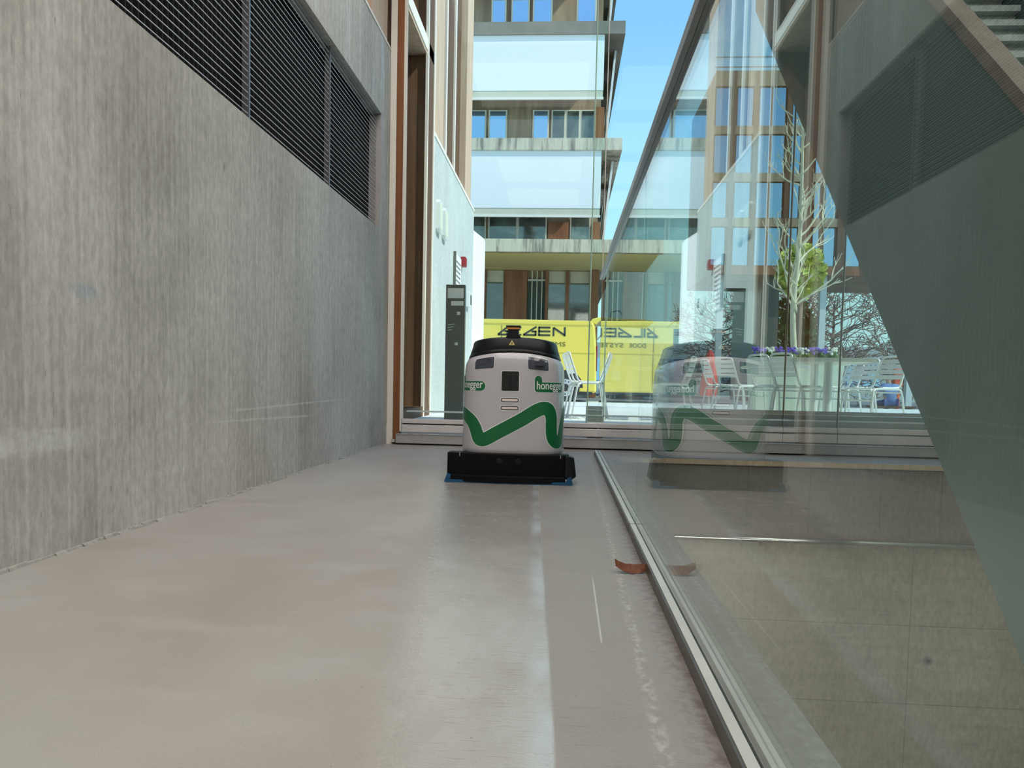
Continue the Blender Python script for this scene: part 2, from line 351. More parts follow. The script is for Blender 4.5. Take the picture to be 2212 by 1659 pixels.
def dup(o, parent=None, loc=None, rotz=None, label=None, group=None):
    c = o.copy(); C.objects.link(c)
    if parent is not None: c.parent = parent
    if loc is not None: c.location = loc
    if rotz is not None: c.rotation_euler = (0, 0, rotz)
    if label: c['label'] = label
    if group: c['group'] = group
    for ch in list(o.children): dup(ch, c)
    return c

# ------------------------------------------------------------------ the hall
XL, XR, YB, YF, ZC = -1.655, 4.60, -4.5, 7.0, 4.90
bm = nb()
box(bm, XL - .3, 0.455, YB, YF + .06, -.30, 0); box(bm, 0.455, XR, 6.30, YF + .06, -.30, 0); box(bm, .455, XR, 6.262, 6.3, -.02, 0); box(bm, .455, XR, YB, -1.9, -.30, 0)
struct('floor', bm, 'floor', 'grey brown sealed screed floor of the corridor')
struct('floor_lower', box(nb(), 0.3, XR, -3, 6.4, -3.2, -3.0), 'ledge')
bm = nb(); box(bm, .346, .455, YB, 6.25, 0.0, 0.004)
struct('trim_1', bm, 'ledge', 'grey concrete ledge strip behind the glass balustrade')
bm = nb()
GZ0, GZ1, GY1 = 1.94, 2.945, 6.70
box(bm, XL - .3, XL, YB, 6.73, 0, GZ0); box(bm, XL - .3, XL, YB, 6.73, GZ1, 3.62)
box(bm, XL - .3, XL, GY1, 6.73, GZ0, GZ1); box(bm, XL - .3, XL - .19, YB, GY1, GZ0, GZ1); box(bm, XL - .3, XL, YB, -.1, GZ0, GZ1)
wl = struct('wall_left', bm, 'wall', 'tall raw concrete wall on the left with a long black grille')
bm = nb(); box(bm, XL - .3, XL, 6.738, 6.98, 0, 3.62); obj('end_panel', bm, 'wall', wl)
bm = nb(); box(bm, XL - .32, XL + .006, YB, 6.98, 3.62, 3.645); struct('trim_2', bm, 'strip_w', 'thin pale capping on top of the left concrete wall')
bm = nb(); random.seed(3); y = -1.0
while y < 6.7:
    dy = random.uniform(.03, .10); w = random.uniform(.004, .016); h = random.uniform(.004, .012)
    prism(bm, [(XL, 0), (XL + w, 0), (XL + w * .6, h), (XL, h * 1.3)], 'y', y, y + dy * .98); y += dy
struct('baseboard_left', bm, 'seal', 'rough pale mortar joint along the foot of the left wall')
# timber above the concrete wall
bm = nb(); box(bm, XL - .28, XL - .06, YB, 6.35, 3.645, ZC); tw = struct('wall_left_timber', bm, 'wood_o')
bx('timber_post', XL - .28, XL - .02, 6.35, 6.92, 3.645, ZC, 'wood_b', tw)
for i in range(5): bx('timber_post', XL - .28, XL - .03, i * 1.25 - .6, i * 1.25 - .48, 3.645, ZC, 'wood_d', tw)
struct('wall_right', box(nb(), XR, XR + .3, YB, YF, -3.2, ZC), 'hall')
struct('wall_back', box(nb(), XL - .3, XR + .3, YB - .3, YB, -3.2, ZC), 'hall')
struct('ceiling', box(nb(), XL - .4, XR + .4, YB - .3, YF + .1, ZC, ZC + .25), 'ceil')
for i in range(3):  # glowing panels added overhead, out of view, to fill the hall with light
    for j in range(5):
        cx = -.55 + i * 2.05; cy = -3.4 + j * 2.15
        if i and j == 4: continue
        t = thing('ceiling_fill_panel', 'added overhead fill light panel in the ' + ['row at the back wall', 'second row from the back', 'middle row', 'second row from the glass', 'row next to the glass'][j] + ', ' + ['concrete wall side', 'middle column', 'staircase side'][i], 'fill light', (cx, cy, ZC), 0, 'added overhead fill panels')
        b = nb(); box(b, -.86, .86, -.86, -.80, -.06, -.001); box(b, -.86, .86, .80, .86, -.06, -.001); box(b, -.86, -.80, -.80, .80, -.06, -.001); box(b, .80, .86, -.80, .80, -.06, -.001)
        obj('frame', b, 'alu_b', t); obj('fill_emitter', box(nb(), -.80, .80, -.80, .80, -.045, -.03), 'lamp', t)
# the stairwell below
wf = struct('wall_stairwell', box(nb(), .455, XR, 6.20, 6.5, -3.0, -.655), 'wall_low', 'concrete wall of the stairwell below the floor edge')
obj('upper_band', box(nb(), .455, XR, 6.29, 6.5, -.655, -.30), 'wall_low_shade', wf)
obj('upper_band', box(nb(), .455, XR, 6.29, 6.45, -.30, -.05), 'wall_low_shade', wf)
bm = nb(); tube(bm, [(3.01, 6.203, -1.58), (3.01, 6.188, -1.58)], .033, 20); obj('tie_hole_ring', bm, 'wall_low_shade', wf)
bm = nb(); tube(bm, [(3.01, 6.20, -1.58), (3.01, 6.182, -1.58)], .015, 14); obj('tie_hole_plug', bm, 'stair', wf)
struct('trim_3', box(nb(), .455, XR, 6.235, 6.262, -.034, .006), 'wood_b', 'beige nosing along the edge of the upper floor')
struct('wall_under_ledge', box(nb(), .30, .45, -3, 6.2, -3.0, -.30), 'wall_low')
obj('ledge_capping', box(nb(), .455, XR, 6.192, 6.29, -.655, -.640), 'wood_b', wf)
t = thing('wall_handrail', 'polished metal handrail running across the stairwell wall', 'handrail', (2.4, 6.14, -.625))
obj('rail', tube(nb(), [(-1.92, 0, .0), (2.15, 0, 0)], .021, 14), 'steel', t, smooth=True)
for k in range(5): obj('bracket', tube(nb(), [(-1.7 + k * .93, 0, -.01), (-1.7 + k * .93, .025, -.045), (-1.7 + k * .93, .066, -.055)], .008, 8), 'steel', t)

for k in range(3):  # fill lights added out of view to brighten the stairwell wall
    t = thing('stairwell_fill_light', 'added linear fill light under the ledge, out of view, ' + ['far one', 'middle one', 'near one'][k], 'fill_light', (.452, 5.0 - k * 2.4, -.50), 0, 'added fill lights below the ledge')
    obj('housing', box(nb(), 0, .05, -.9, .9, 0, .10), 'alu_g', t); obj('fill_emitter', box(nb(), .05, .065, -.88, .88, .01, .09), 'stairwell_fill', t)

# ventilation grilles recessed in the left wall
random.seed(5)
for k, (ya, yb) in enumerate(((5.33, 6.70), (3.96, 5.33), (2.59, 3.96), (1.22, 2.59), (-.1, 1.22))):
    lab = ['black ventilation grille panel in the left wall, nearest the glass doors', 'black ventilation grille panel in the left wall, second from the doors',
           'black ventilation grille panel in the left wall, third from the doors', 'black ventilation grille panel in the left wall, fourth from the doors',
           'black ventilation grille panel in the left wall, closest to the camera'][k]
    t = thing('ventilation_grille', lab, 'grille', (XL - .06, ya, GZ0), 0, 'grille panels in the left wall'); L = yb - ya
    obj('backing', box(nb(), -.125, -.115, 0, L, .0, GZ1 - GZ0), 'dark', t)
    b = nb(); nsl = 28
    for i in range(nsl):
        z = .02 + i * (GZ1 - GZ0 - .03) / (nsl - 1); box(b, .010, .014, .004, L - .004, z - .0013, z + .0013)
    s = obj('slat', b, 'slat', t); s['kind'] = 'stuff'
    b = nb()
    for i in range(int(L / .046)): box(b, -.10, -.045, .02 + i * .046, .026 + i * .046, .005, GZ1 - GZ0 - .005)
    s = obj('blade', b, 'dark', t); s['kind'] = 'stuff'
    b = nb(); box(b, -.02, .02, -.006, .006, 0, GZ1 - GZ0); box(b, -.02, .016, 0, L, 0, .006)
    obj('frame', b, 'railcap', t)
bm = nb(); box(bm, XL - .18, XL - .001, 6.66, 6.699, GZ0 + .001, GZ1 - .001); bxo = obj('reveal', bm, 'alu_g', wl)

# ------------------------------------------------------------------ balustrade
GX0, GX1 = .309, .321
for k, (ya, yb) in enumerate(((3.06, 6.45), (-.75, 3.05))):
    t = thing('glass_balustrade', ['far clear glass balustrade panel beside the cleaning robot', 'near clear glass balustrade panel closest to the camera'][k], 'balustrade', (.315, ya, 0), 0, 'glass balustrade panels')
    L = yb - ya
    obj('pane', box(nb(), GX0 - .315, GX1 - .315, .002, L - .002, .012, 1.50), 'glass_b', t)
    t2 = thing('balustrade_channel', ['far metal floor channel holding the glass beside the robot', 'near metal floor channel holding the glass, with a dried leaf against it'][k], 'channel', (.315, ya, 0), 0, 'balustrade floor channels')
    b = nb(); box(b, -.034, -.0285, .0, L - .003, 0, .036); obj('outer_face', b, 'steel_d', t2)
    b = nb(); box(b, -.0285, -.0085, .0, L - .003, .030, .0385); obj('top_strip', b, 'strip_m', t2)
    b = nb(); box(b, .0085, .030, 0, L - .003, .020, .0375); obj('inner_strip', b, 'strip_m', t2)
    b = nb(); box(b, -.0085, .0085, 0, L - .003, .0, .010); obj('slot_base', b, 'dark', t2)
t = thing('handrail', 'grey metal cap rail along the top edge of the glass balustrade', 'handrail', (.315, -.75, 1.5))
b = nb(); prism(b, [(-.024, -.012), (-.024, .022), (-.018, .030), (.018, .030), (.024, .022), (.024, -.012), (.0075, -.012), (.0075, .0015), (-.0075, .0015), (-.0075, -.012)], 'y', 0, 7.2)
obj('rail', b, 'railcap', t)
obj('end_cap', box(nb(), -.022, .022, 7.2, 7.206, -.01, .028), 'steel_d', t)

# ------------------------------------------------------------------ dark stair behind the glass
t = thing('staircase', 'dark painted staircase rising diagonally behind the glass balustrade', 'staircase', (1.6, -.04, -3.0))
lo = [(-.04, -3.0), (6.88, 3.90), (6.88, 4.82), (6.01, 4.82), (-1.8, -3.0)]
obj('stringer', prism(nb(), lo, 'x', 1.6, 1.66), 'stair', t, world=True)
obj('stringer', prism(nb(), lo, 'x', 3.10, 3.16), 'stair', t, world=True)
b = nb(); prism(b, [(-1.84, -3.0), (-1.77, -3.0), (5.97, 4.75), (5.97, 4.82)], 'x', 1.588, 1.672); obj('coping', b, 'coping', t, world=True)
b = nb()
for i in range(38):
    y = -.55 + i * .18; z = -3.0 + .17 + i * .18
    if z < 4.6: box(b, 1.66, 3.10, y, y + .26, z - .04, z); box(b, 1.66, 3.10, y + .24, y + .26, z - .04, z + .14)
s = obj('treads', b, 'hall', t, world=True); s['kind'] = 'stuff'

# ------------------------------------------------------------------ glass facade with its sill profiles
t = thing('facade_post', 'orange larch post where the concrete wall meets the glass', 'post', (-1.60, 6.99, 0)); t['kind'] = 'structure'; t.name = 'trim_4'
bx('timber_core', -1.592, -1.530, 6.985, 7.06, 0, ZC, 'wood_o', t, world=True)
bx('pale_strip', -1.654, -1.596, 6.985, 7.05, 0, ZC, 'strip_w', t, world=True)
bx('white_strip', -1.528, -1.512, 6.975, 7.04, .12, ZC, 'strip_w', t, world=True)
bx('foot', -1.60, -1.565, 6.95, 6.985, .02, .05, 'alu_b', t, world=True)
def sill(name, prof, mat, label):
    b = nb()
    for p in prof: box(b, *p)
    return struct(name, b, mat, label, bevel=.003)
sill('trim_5', [(-1.555, XR, 6.93, 7.30, .014, .098)], 'alu_g', 'grey aluminium plinth at the foot of the glass facade')
struct('trim_6', box(nb(), -1.555, XR, 6.945, 7.3, 0.001, .014), 'dark', 'dark open joint below the facade plinth')
struct('trim_7', box(nb(), -1.545, XR, 6.915, 6.93, .100, .106), 'alu_b', 'bright edge on top of the facade plinth')
d1 = thing('door_1', '', 'door', (-1.51, 7.0, .115)); d1['kind'] = 'structure'; d1['label'] = 'left sliding glass door leaf with an aluminium bottom rail'
for zz in ((.118, .188), (.200, .242)): bx('bottom_rail', -1.508, .335 if zz[0] > .15 else .335, 6.975, 7.03, zz[0], zz[1], 'alu', d1, world=True, bevel=.003)
bx('rail_gap', -1.50, .33, 6.99, 7.02, .188, .20, 'dark', d1, world=True)
bx('pane', -1.505, .335, 6.997, 7.009, .242, ZC - .02, 'glass_f', d1, world=True)
bx('pane_edge', .335, .342, 6.995, 7.011, .242, ZC - .02, 'strip_w', d1, world=True)
bx('seal', -1.512, -1.502, 6.99, 7.015, .242, ZC - .02, 'strip_w', d1, world=True)
for k, (xa, xb) in enumerate(((.232, 2.03), (2.036, 2.52), (2.526, XR - .01))):
    d2 = thing('window_%d' % (k + 1), '', 'window', (xa, 7.08, .11)); d2['kind'] = 'structure'
    d2['label'] = ['tall facade glass pane right of the door leaf', 'narrow tall facade glass pane behind the balustrade', 'wide facade glass pane at the right end'][k]
    for zz in ((.108, .190), (.202, .250)): bx('bottom_rail', xa, xb, 7.045, 7.11, zz[0], zz[1], 'alu', d2, world=True, bevel=.003)
    bx('pane', xa + .002, xb - .002, 7.07, 7.084, .25, ZC - .02, 'glass_f', d2, world=True)
    bx('pane_edge', xa - .004, xa + .003, 7.066, 7.088, .25, ZC - .02, 'glass_edge' if k == 0 else 'stair', d2, world=True)
    bx('white_seal', xa + .003, xa + .008, 7.066, 7.069, .25, ZC - .02, 'strip_w', d2, world=True)
struct('trim_8', box(nb(), .232, XR, 7.16, 7.24, .098, .30), 'alu_g', 'outer grey profile of the facade sill')
struct('trim_9', box(nb(), -1.5, XR, 7.15, 7.25, .300, .312), 'white', 'white ledge of the outer sill, sunlight put into its colour')  # white colour stands in for sunlight on this ledge
bm = nb()
for xa, xb in ((.23, .44), (.445, 1.9), (1.905, XR)): box(bm, xa, xb, 7.30, 7.36, .18, .352); box(bm, xa, xb, 7.28, 7.36, .356, .392)
struct('trim_10', bm, 'alu_g', 'outermost grey threshold profile towards the courtyard')

# ------------------------------------------------------------------ outside ground
bm = nb(); box(bm, -60, 60, 7.30, 18.2, -.2, .18)
box(bm, -60, 5.6, 18.2, 19.0, -.2, .18)
struct('ground_paving', bm, 'paving', 'pale sunlit paving of the courtyard')
bm = nb(); box(bm, -80, 6.0, 19.0, 90, -.2, .172); box(bm, 6.0, 90, 19.0, 90, -.6, -.25)
struct('ground_street', bm, 'asphalt', 'grey asphalt of the street')

# ------------------------------------------------------------------ courtyard wall with timber bay on the left
bm = nb(); box(bm, XL - .35, XL, 9.29, 12.10, .18, 3.62); wo_ = struct('wall_courtyard', bm, 'wall_out', 'pale concrete courtyard wall outside the glass, left side')
bm = nb(); box(bm, XL - .35, XL, 12.106, 13.45, .18, 3.62); obj('end_panel', bm, 'wall_out', wo_)
struct('trim_11', box(nb(), XL - .36, XL + .01, 9.29, 13.45, 3.62, 3.665), 'strip_w', 'pale capping on the courtyard wall')
bm = nb(); prism(bm, [(XL, 13.45), (XL + .10, 14.2), (XL + .10, 14.5), (XL - .35, 14.5), (XL - .35, 13.45)], 'z', .18, 3.3)
struct('wall_courtyard_return', bm, 'white', 'bright white wall end beyond the courtyard wall')
bay = thing('wall_timber_bay', '', 'wall', (XL, 7.1, .18)); bay['kind'] = 'structure'; bay['label'] = 'dark timber lined bay between glass facade and courtyard wall'
bx('back_panel', XL - .42, XL - .36, 7.07, 8.80, .18, 6.5, 'wood_d', bay, world=True)
bx('side_reveal', XL - .36, XL - .02, 7.07, 7.10, .18, 6.5, 'wood_d', bay, world=True)
bx('header', XL - .38, XL, 7.07, 9.29, 4.42, 4.56, 'strip_w', bay, world=True)
bx('soffit', XL - .38, XL - .01, 7.07, 9.2, 4.38, 4.42, 'wood_b', bay, world=True)
for yy in (7.45, 7.95, 8.4): bx('cladding_board', XL - .36, XL - .345, yy, yy + .34, .18, 4.38, 'wood_d', bay, world=True)
bx('post', XL - .40, XL, 8.84, 9.22, .18, 6.5, 'wood_d', bay, world=True)
bx('post_edge', XL - .02, XL + .012, 8.80, 8.85, .18, 6.5, 'strip_w', bay, world=True); bx('post_edge', XL - .02, XL + .012, 9.22, 9.285, .18, 6.5, 'strip_w', bay, world=True)
bx('base_board', XL - .40, XL + .005, 7.07, 9.28, .18, .30, 'wood_d', bay, world=True)
up = thing('wall_courtyard_timber', '', 'wall', (XL, 9.29, 3.67)); up['kind'] = 'structure'; up['label'] = 'timber facade above the courtyard wall'
bx('cladding', XL - .40, XL - .10, 9.29, 13.2, 3.665, 8.5, 'wood_d', up, world=True)
bx('post', XL - .40, XL, 9.30, 10.0, 3.665, 8.5, 'wood_b', up, world=True); bx('post', XL - .40, XL, 12.20, 12.95, 3.665, 8.5, 'wood_b', up, world=True)
for yy in (10.62, 11.45): bx('white_strip', XL - .10, XL - .07, yy, yy + .10, 3.665, 8.5, 'strip_w', up, world=True)
for i, (ya, za) in enumerate(((9.52, 2.50), (9.98, 2.50))):
    t = thing('wall_vent', ['left tall rounded vent slot on the courtyard wall', 'right tall rounded vent slot on the courtyard wall'][i], 'vent', (XL, ya, za), 0, 'vent slots on the courtyard wall')
    pl = [(.02, .0), (.14, -.0), (.16, .04), (.16, .36), (.14, .40), (.02, .40), (0, .36), (0, .04)]
    obj('plate', prism(nb(), [(a * 1.6, b) for a, b in pl], 'x', 0.0, .05), 'white_al', t)
    obj('slot', prism(nb(), [(.05 + a * .9, .04 + b * .8) for a, b in pl], 'x', .05, .053), 'planter', t)
t = thing('fire_alarm_box', 'small dark red box high on the courtyard wall', 'alarm box', (XL, 11.85, 2.42))
obj('housing', box(nb(), 0.0, .075, 0, .16, 0, .15), 'red', t, bevel=.006); obj('front_plate', box(nb(), .075, .082, .02, .14, .02, .13), 'red', t)
t = thing('notice_board', 'white notice board with small print on the courtyard wall', 'notice board', (XL, 11.1, 1.75))
obj('board', box(nb(), 0, .03, 0, .62, 0, .75), 'white', t); obj('frame_edge', box(nb(), 0, .04, -.03, 0, 0, .77), 'stele', t)
b = nb(); random.seed(8)
for i in range(9):
    yy = .08
    while yy < .5: w = random.uniform(.03, .09); box(b, .03, .032, yy, yy + w, .07 + i * .07, .095 + i * .07); yy += w + .025
s = obj('print', b, 'stele', t); s['kind'] = 'stuff'
t = thing('intercom', 'small grey rounded intercom on the courtyard wall beside the stele', 'intercom', (XL, 12.55, 1.86))
obj('housing', prism(nb(), [(0, 0), (.28, 0), (.30, .05), (.30, .20), (.24, .25), (0, .25)], 'x', 0, .07), 'slat', t, bevel=.01); obj('speaker_panel', box(nb(), .07, .074, .05, .22, .04, .2), 'stele', t)
t = thing('access_stele', 'tall anthracite information stele standing just outside the glass', 'stele', (-1.195, 8.2, .18))
obj('body', box(nb(), -.105, .105, 0, .09, 0, 1.48), 'stele', t, bevel=.004)
obj('sign_plate', box(nb(), -.085, .09, -.006, 0, 1.33, 1.44), 'slat', t); obj('sign_plate', box(nb(), -.045, .09, -.005, 0, 1.25, 1.30), 'slat', t)
obj('button', box(nb(), .02, .055, -.008, 0, 1.15, 1.185), 'slat', t); obj('button', box(nb(), 0.0, .035, -.008, 0, .82, .85), 'slat', t)
b = nb()
for i in range(3): tube(b, [(-.08, -.004, .98 + i * .03), (-.03 + i * .015, -.004, .99 + i * .03)], .004, 6)
obj('key_symbol', b, 'white_al', t)

# ------------------------------------------------------------------ cleaning robot
RX, RY = -.305, 4.49
rob = thing('cleaning_robot', 'white floor cleaning robot with green wave stripe and black cap', 'cleaning robot', (RX, RY, 0))
NE, HL, N_ = 4.7, .425, 128
def outl(w, L, n=NE, cnt=N_):
    pts = []
    for k in range(cnt):
        a = -PI / 2 + 2 * PI * k / cnt; c, s = math.cos(a), math.sin(a)
        pts.append((math.copysign(abs(c) ** (2 / n), c) * w, HL + math.copysign(abs(s) ** (2 / n), s) * L))
    return pts
def dz(x, z):
    u = max(0, min(1, (z - .62) / .14)); u = u * u * (3 - 2 * u); return z - (.50 - .14 * max(0, min(1, (z - .80) / .06))) * x * x * u
PROF = [(.172, .318), (.176, .3215), (.20, .322), (.40, .318), (.60, .315), (.70, .312), (.745, .309), (.762, .304), (.774, .297)]
def wz(z):
    for (a, b), (c, d) in zip(PROF, PROF[1:]):
        if z <= c: return b + (d - b) * max(0, (z - a)) / (c - a)
    return PROF[-1][1]
def ring(z, w): return [(x, y, dz(x, z)) for x, y in outl(w, HL - (.322 - w))]
b = nb(); loft(b, [ring(z, w) for z, w in PROF] + [ring(.784, .289), ring(.789, .275)])
obj('shell', b, 'rob_w', rob, smooth=True)
b = nb(); loft(b, [ring(.784, .291), ring(.798, .288), ring(.803, .283), ring(.805, .281), ring(.808, .282), ring(.845, .268), ring(.866, .263), ring(.874, .256), ring(.879, .236), ring(.882, .12)])
obj('top_cap', b, 'rob_k', rob, smooth=True)
# arc length chart of the shell outline, s = 0 at the front centre
chart = []; big = outl(1, 1, NE, 1600)
def chart_build():
    half = [(x, y - HL) for x, y in big[:800]]; pts = [(x * .318, y * .421) for x, y in half]; s = 0; out = [(0, 0, -1, 0)]
    res = [(0.0, 0.0, -1.0)]
    for i in range(1, len(pts)):
        s += math.dist(pts[i], pts[i - 1]); res.append((s, half[i][0], half[i][1]))
    return res
chart = chart_build()
def onshell(s, z, off):
    a = abs(s); lo_, hi_ = 0, len(chart) - 1
    while hi_ - lo_ > 1:
        mid = (lo_ + hi_) // 2
        if chart[mid][0] <= a: lo_ = mid
        else: hi_ = mid
    f = (a - chart[lo_][0]) / max(1e-9, chart[hi_][0] - chart[lo_][0])
    hx = chart[lo_][1] + (chart[hi_][1] - chart[lo_][1]) * f; hy = chart[lo_][2] + (chart[hi_][2] - chart[lo_][2]) * f
    w = wz(z); x = hx * w; y = HL + hy * (HL - (.322 - w))
    nx, ny = abs(hx) ** (NE - 1), math.copysign(abs(hy) ** (NE - 1), hy); l = math.hypot(nx, ny)
    x += nx / l * off; y += ny / l * off
    if s < 0: x = -x
    return (x, y, dz(x, z))
def s_of_x(x):
    a = abs(x) / .318
    for s, hx, hy in chart:
        if hx >= a: return math.copysign(s, x)
    return math.copysign(chart[400][0], x)
def decal(name, bm, off, mat, cut=.012, parent=None):
    xs = [v.co.x for v in bm.verts]; a = min(xs)
    while a < max(xs):
        a += cut; bmesh.ops.bisect_plane(bm, geom=bm.verts[:] + bm.edges[:] + bm.faces[:], plane_co=(a, 0, 0), plane_no=(1, 0, 0))
    zs = [v.co.z for v in bm.verts]; a = min(zs)
    while a < max(zs) and max(zs) > .66:
        a += cut; bmesh.ops.bisect_plane(bm, geom=bm.verts[:] + bm.edges[:] + bm.faces[:], plane_co=(0, 0, a), plane_no=(0, 0, 1))
    for v in bm.verts: v.co = Vector(onshell(v.co.x, v.co.z, off))
    return obj(name, bm, mat, parent or rob)
def rrect(u0, u1, z0, z1, r, sl=0.0, n=5):
    P = []
    for cx, cz, a0 in ((u1 - r, z1 - r, 0), (u0 + r, z1 - r, 1), (u0 + r, z0 + r, 2), (u1 - r, z0 + r, 3)):
        for k in range(n + 1):
            a = (a0 + k / n) * PI / 2; P.append((cx + r * math.cos(a), cz + r * math.sin(a) + sl * (cx - u0)))
    return P
def poly(pts, bm=None):
    bm = bm or nb(); bm.faces.new([bm.verts.new((u, 0, z)) for u, z in pts]); return bm
def S(x): return s_of_x(x)
# green wave: centre line in front coordinates, then carried round both flanks
cl = [(-.311, .413), (-.298, .408), (-.278, .396), (-.243, .365), (-.218, .325), (-.203, .285), (-.190, .262), (-.172, .254), (-.145, .262), (-.08, .300), (0, .345), (.065, .384), (.130, .425), (.17, .445), (.195, .451), (.218, .446), (.235, .425), (.243, .39), (.243, .34), (.245, .295), (.252, .267), (.266, .25), (.283, .249)]
cls = [(S(x), z) for x, z in cl]
e = cls[-1][0]; cls += [(e + .02, .262), (e + .032, .29), (e + .042, .33), (e + .06, .37), (e + .09, .40), (e + .15, .42), (e + .24, .42), (e + .30, .38), (e + .36, .30), (e + .42, .27)]
e = cls[0][0]; cls = [(e - .42, .30), (e - .34, .27), (e - .27, .32), (e - .18, .39), (e - .09, .418)] + cls
def spline(P, m=8):
    out = []
    for i in range(len(P) - 1):
        p0, p1, p2, p3 = P[max(i - 1, 0)], P[i], P[i + 1], P[min(i + 2, len(P) - 1)]
        for k in range(m):
            t_ = k / m; out.append(tuple(.5 * ((2 * p1[d]) + (-p0[d] + p2[d]) * t_ + (2 * p0[d] - 5 * p1[d] + 4 * p2[d] - p3[d]) * t_ ** 2 + (-p0[d] + 3 * p1[d] - 3 * p2[d] + p3[d]) * t_ ** 3) for d in range(len(p1))))
    out.append(P[-1]); return out
def strip(P, w):
    bm = nb(); prev = None
    for i, p in enumerate(P):
        a, c = P[max(i - 1, 0)], P[min(i + 1, len(P) - 1)]; d = Vector((c[0] - a[0], c[1] - a[1])).normalized(); n = Vector((-d.y, d.x)) * w / 2
        v = (bm.verts.new((p[0] + n.x, 0, p[1] + n.y)), bm.verts.new((p[0] - n.x, 0, p[1] - n.y)))
        if prev: bm.faces.new((prev[0], prev[1], v[1], v[0]))
        prev = v
    return bm
wave = spline(cls, 6)
decal('stripe_border', strip(wave, .090), .0008, 'rob_w2')
decal('wave_stripe', strip(wave, .080), .0016, 'green')
# text helper
def text_bm(s, size=1.0, shear=0.0, bold=0.0):
    cu = bpy.data.curves.new('t', 'FONT'); cu.body = s; cu.size = size; cu.shear = shear; cu.offset = bold; cu.resolution_u = 3
    o = bpy.data.objects.new('t', cu); C.objects.link(o); bpy.context.view_layer.update()
    me = o.evaluated_get(bpy.context.evaluated_depsgraph_get()).to_mesh(); bm = nb(); bm.from_mesh(me)
    o.evaluated_get(bpy.context.evaluated_depsgraph_get()).to_mesh_clear(); bpy.data.objects.remove(o); bpy.data.curves.remove(cu)
    for v in bm.verts: v.co = Vector((v.co.x, 0, v.co.y))
    return bm
def fit(bm, x0, x1, z0, h):      # x extents exactly, h = height of a lower case x scaled by caller
    xs = [v.co.x for v in bm.verts]; a, b_ = min(xs), max(xs); k = (x1 - x0) / (b_ - a)
    for v in bm.verts: v.co.x = x0 + (v.co.x - a) * k; v.co.z = z0 + v.co.z * h
    return bm
for side, u0, u1 in (('r', S(.137), S(.137) + .218), ('l', S(-.160) - .218, S(-.160))):
    z0, z1 = .549, .607; r = (z1 - z0) / 2
    def pill(g):
        P = []
        for k in range(9): a = -PI / 2 + k * PI / 8; P.append((u1 - r + (r + g) * math.cos(a), z0 + r + (r + g) * math.sin(a)))
        P += [(u0 + .046 + g, z1 + g), (u0 + .044 + g, z1 + .018)]
        for k in range(7): a = k * PI / 6; P.append((u0 + .022 + (.022 + g) * math.cos(a), z1 + .018 + (.022 + g) * math.sin(a)))
        for k in range(5): a = PI + k * PI / 8; P.append((u0 + .018 + (.018 + g) * math.cos(a), z0 + .018 + (.018 + g) * math.sin(a)))
        return P
    def tri(P):
        bm = poly(P); bmesh.ops.triangulate(bm, faces=bm.faces[:], ngon_method='EAR_CLIP'); return bm
    decal('logo_border', tri(pill(.003)), .0008, 'rob_w2')
    lg = decal('logo_badge', tri(pill(0)), .0016, 'green'); lg['label'] = 'green badge reading honegger in white'
    tb = fit(text_bm('honegger', 1.0, 0, .012), u0 + .013, u1 - .016, z0 + .017, .068)
    decal('logo_lettering', tb, .0026, 'white', parent=lg)
# dark sensor windows, centre window and light slots
def win(name, u0, u1, z0, z1, r, mat, sl=0.0, off=.002, lab=None):
    decal('window_border', poly(rrect(u0 - .004, u1 + .004, z0 - .004, z1 + .004, r + .004, sl)), .0008, 'rob_w2')
    o = decal(name, poly(rrect(u0, u1, z0, z1, r, sl)), off, mat)
    if lab: o['label'] = lab
    return o
w1 = win('sensor_window', -.235, -.113, .690, .762, .010, 'sens', 0.0)
w2 = win('sensor_window', .097, .223, .686, .764, .010, 'sens', 0.0)
decal('sensor_seam', poly([(-.222, .716), (-.12, .732), (-.12, .7335), (-.222, .7175)]), .0028, 'gloss', parent=w1)
bm = nb(); prism(bm, [(.135, .706), (.195, .706), (.195, .737), (.170, .745), (.135, .712)], 'y', -.022, .012)
obj('camera_housing', bm, 'sens', w2, bevel=.003)
w3 = win('front_window', -.063, .043, .552, .670, .008, 'gloss', off=.0022)
for u, ww in ((-.018, .004), (-.006, .003), (.022, .003)): decal('window_bar', poly(rrect(u, u + ww, .556, .664, .001)), .0032, 'rob_k', parent=w3)
for zc in (.4965, .449):
    o = win('light_slot', -.066, .044, zc - .0125, zc + .0125, .0122, 'sens')
    decal('light_bar', poly(rrect(-.060, .038, zc - .0072, zc + .0072, .007)), .0034, 'led', parent=o)
# warning triangle on the cap
def cap_pt(x, z, off): return (x, HL - (HL - (.322 - .268)) * (1 - (abs(x) / .268) ** NE) ** (1 / NE) - off, z)
bm = nb(); bm.faces.new([bm.verts.new(cap_pt(x - .008, z, .002 + (.862 - z) * .25)) for x, z in ((-.019, .828), (.019, .828), (.0, .858))])
wt = obj('warning_label', bm, 'yel_s', rob)
bm = nb(); bm.faces.new([bm.verts.new(cap_pt(x - .008, z, .003 + (.862 - z) * .25)) for x, z in ((-.004, .833), (.004, .833), (.002, .846), (-.002, .846))]); obj('warning_symbol', bm, 'gloss', wt)
# lidar tower
lt = obj('lidar_tower', box(nb(), -.034, .030, .06, .14, .868, .925), 'rob_k', rob, bevel=.004)
for s_ in (-1, 1): obj('tower_foot', prism(nb(), [(s_ * .032 - .002, .868), (s_ * .052 - .002, .868), (s_ * .034 - .002, .893)], 'y', .07, .13), 'rob_k', lt)
obj('amber_ring', box(nb(), -.041, .037, .052, .148, .923, .937), 'amber', lt, bevel=.004)
obj('tower_lid', box(nb(), -.047, .043, .046, .154, .937, .947), 'rob_k', lt, bevel=.004)
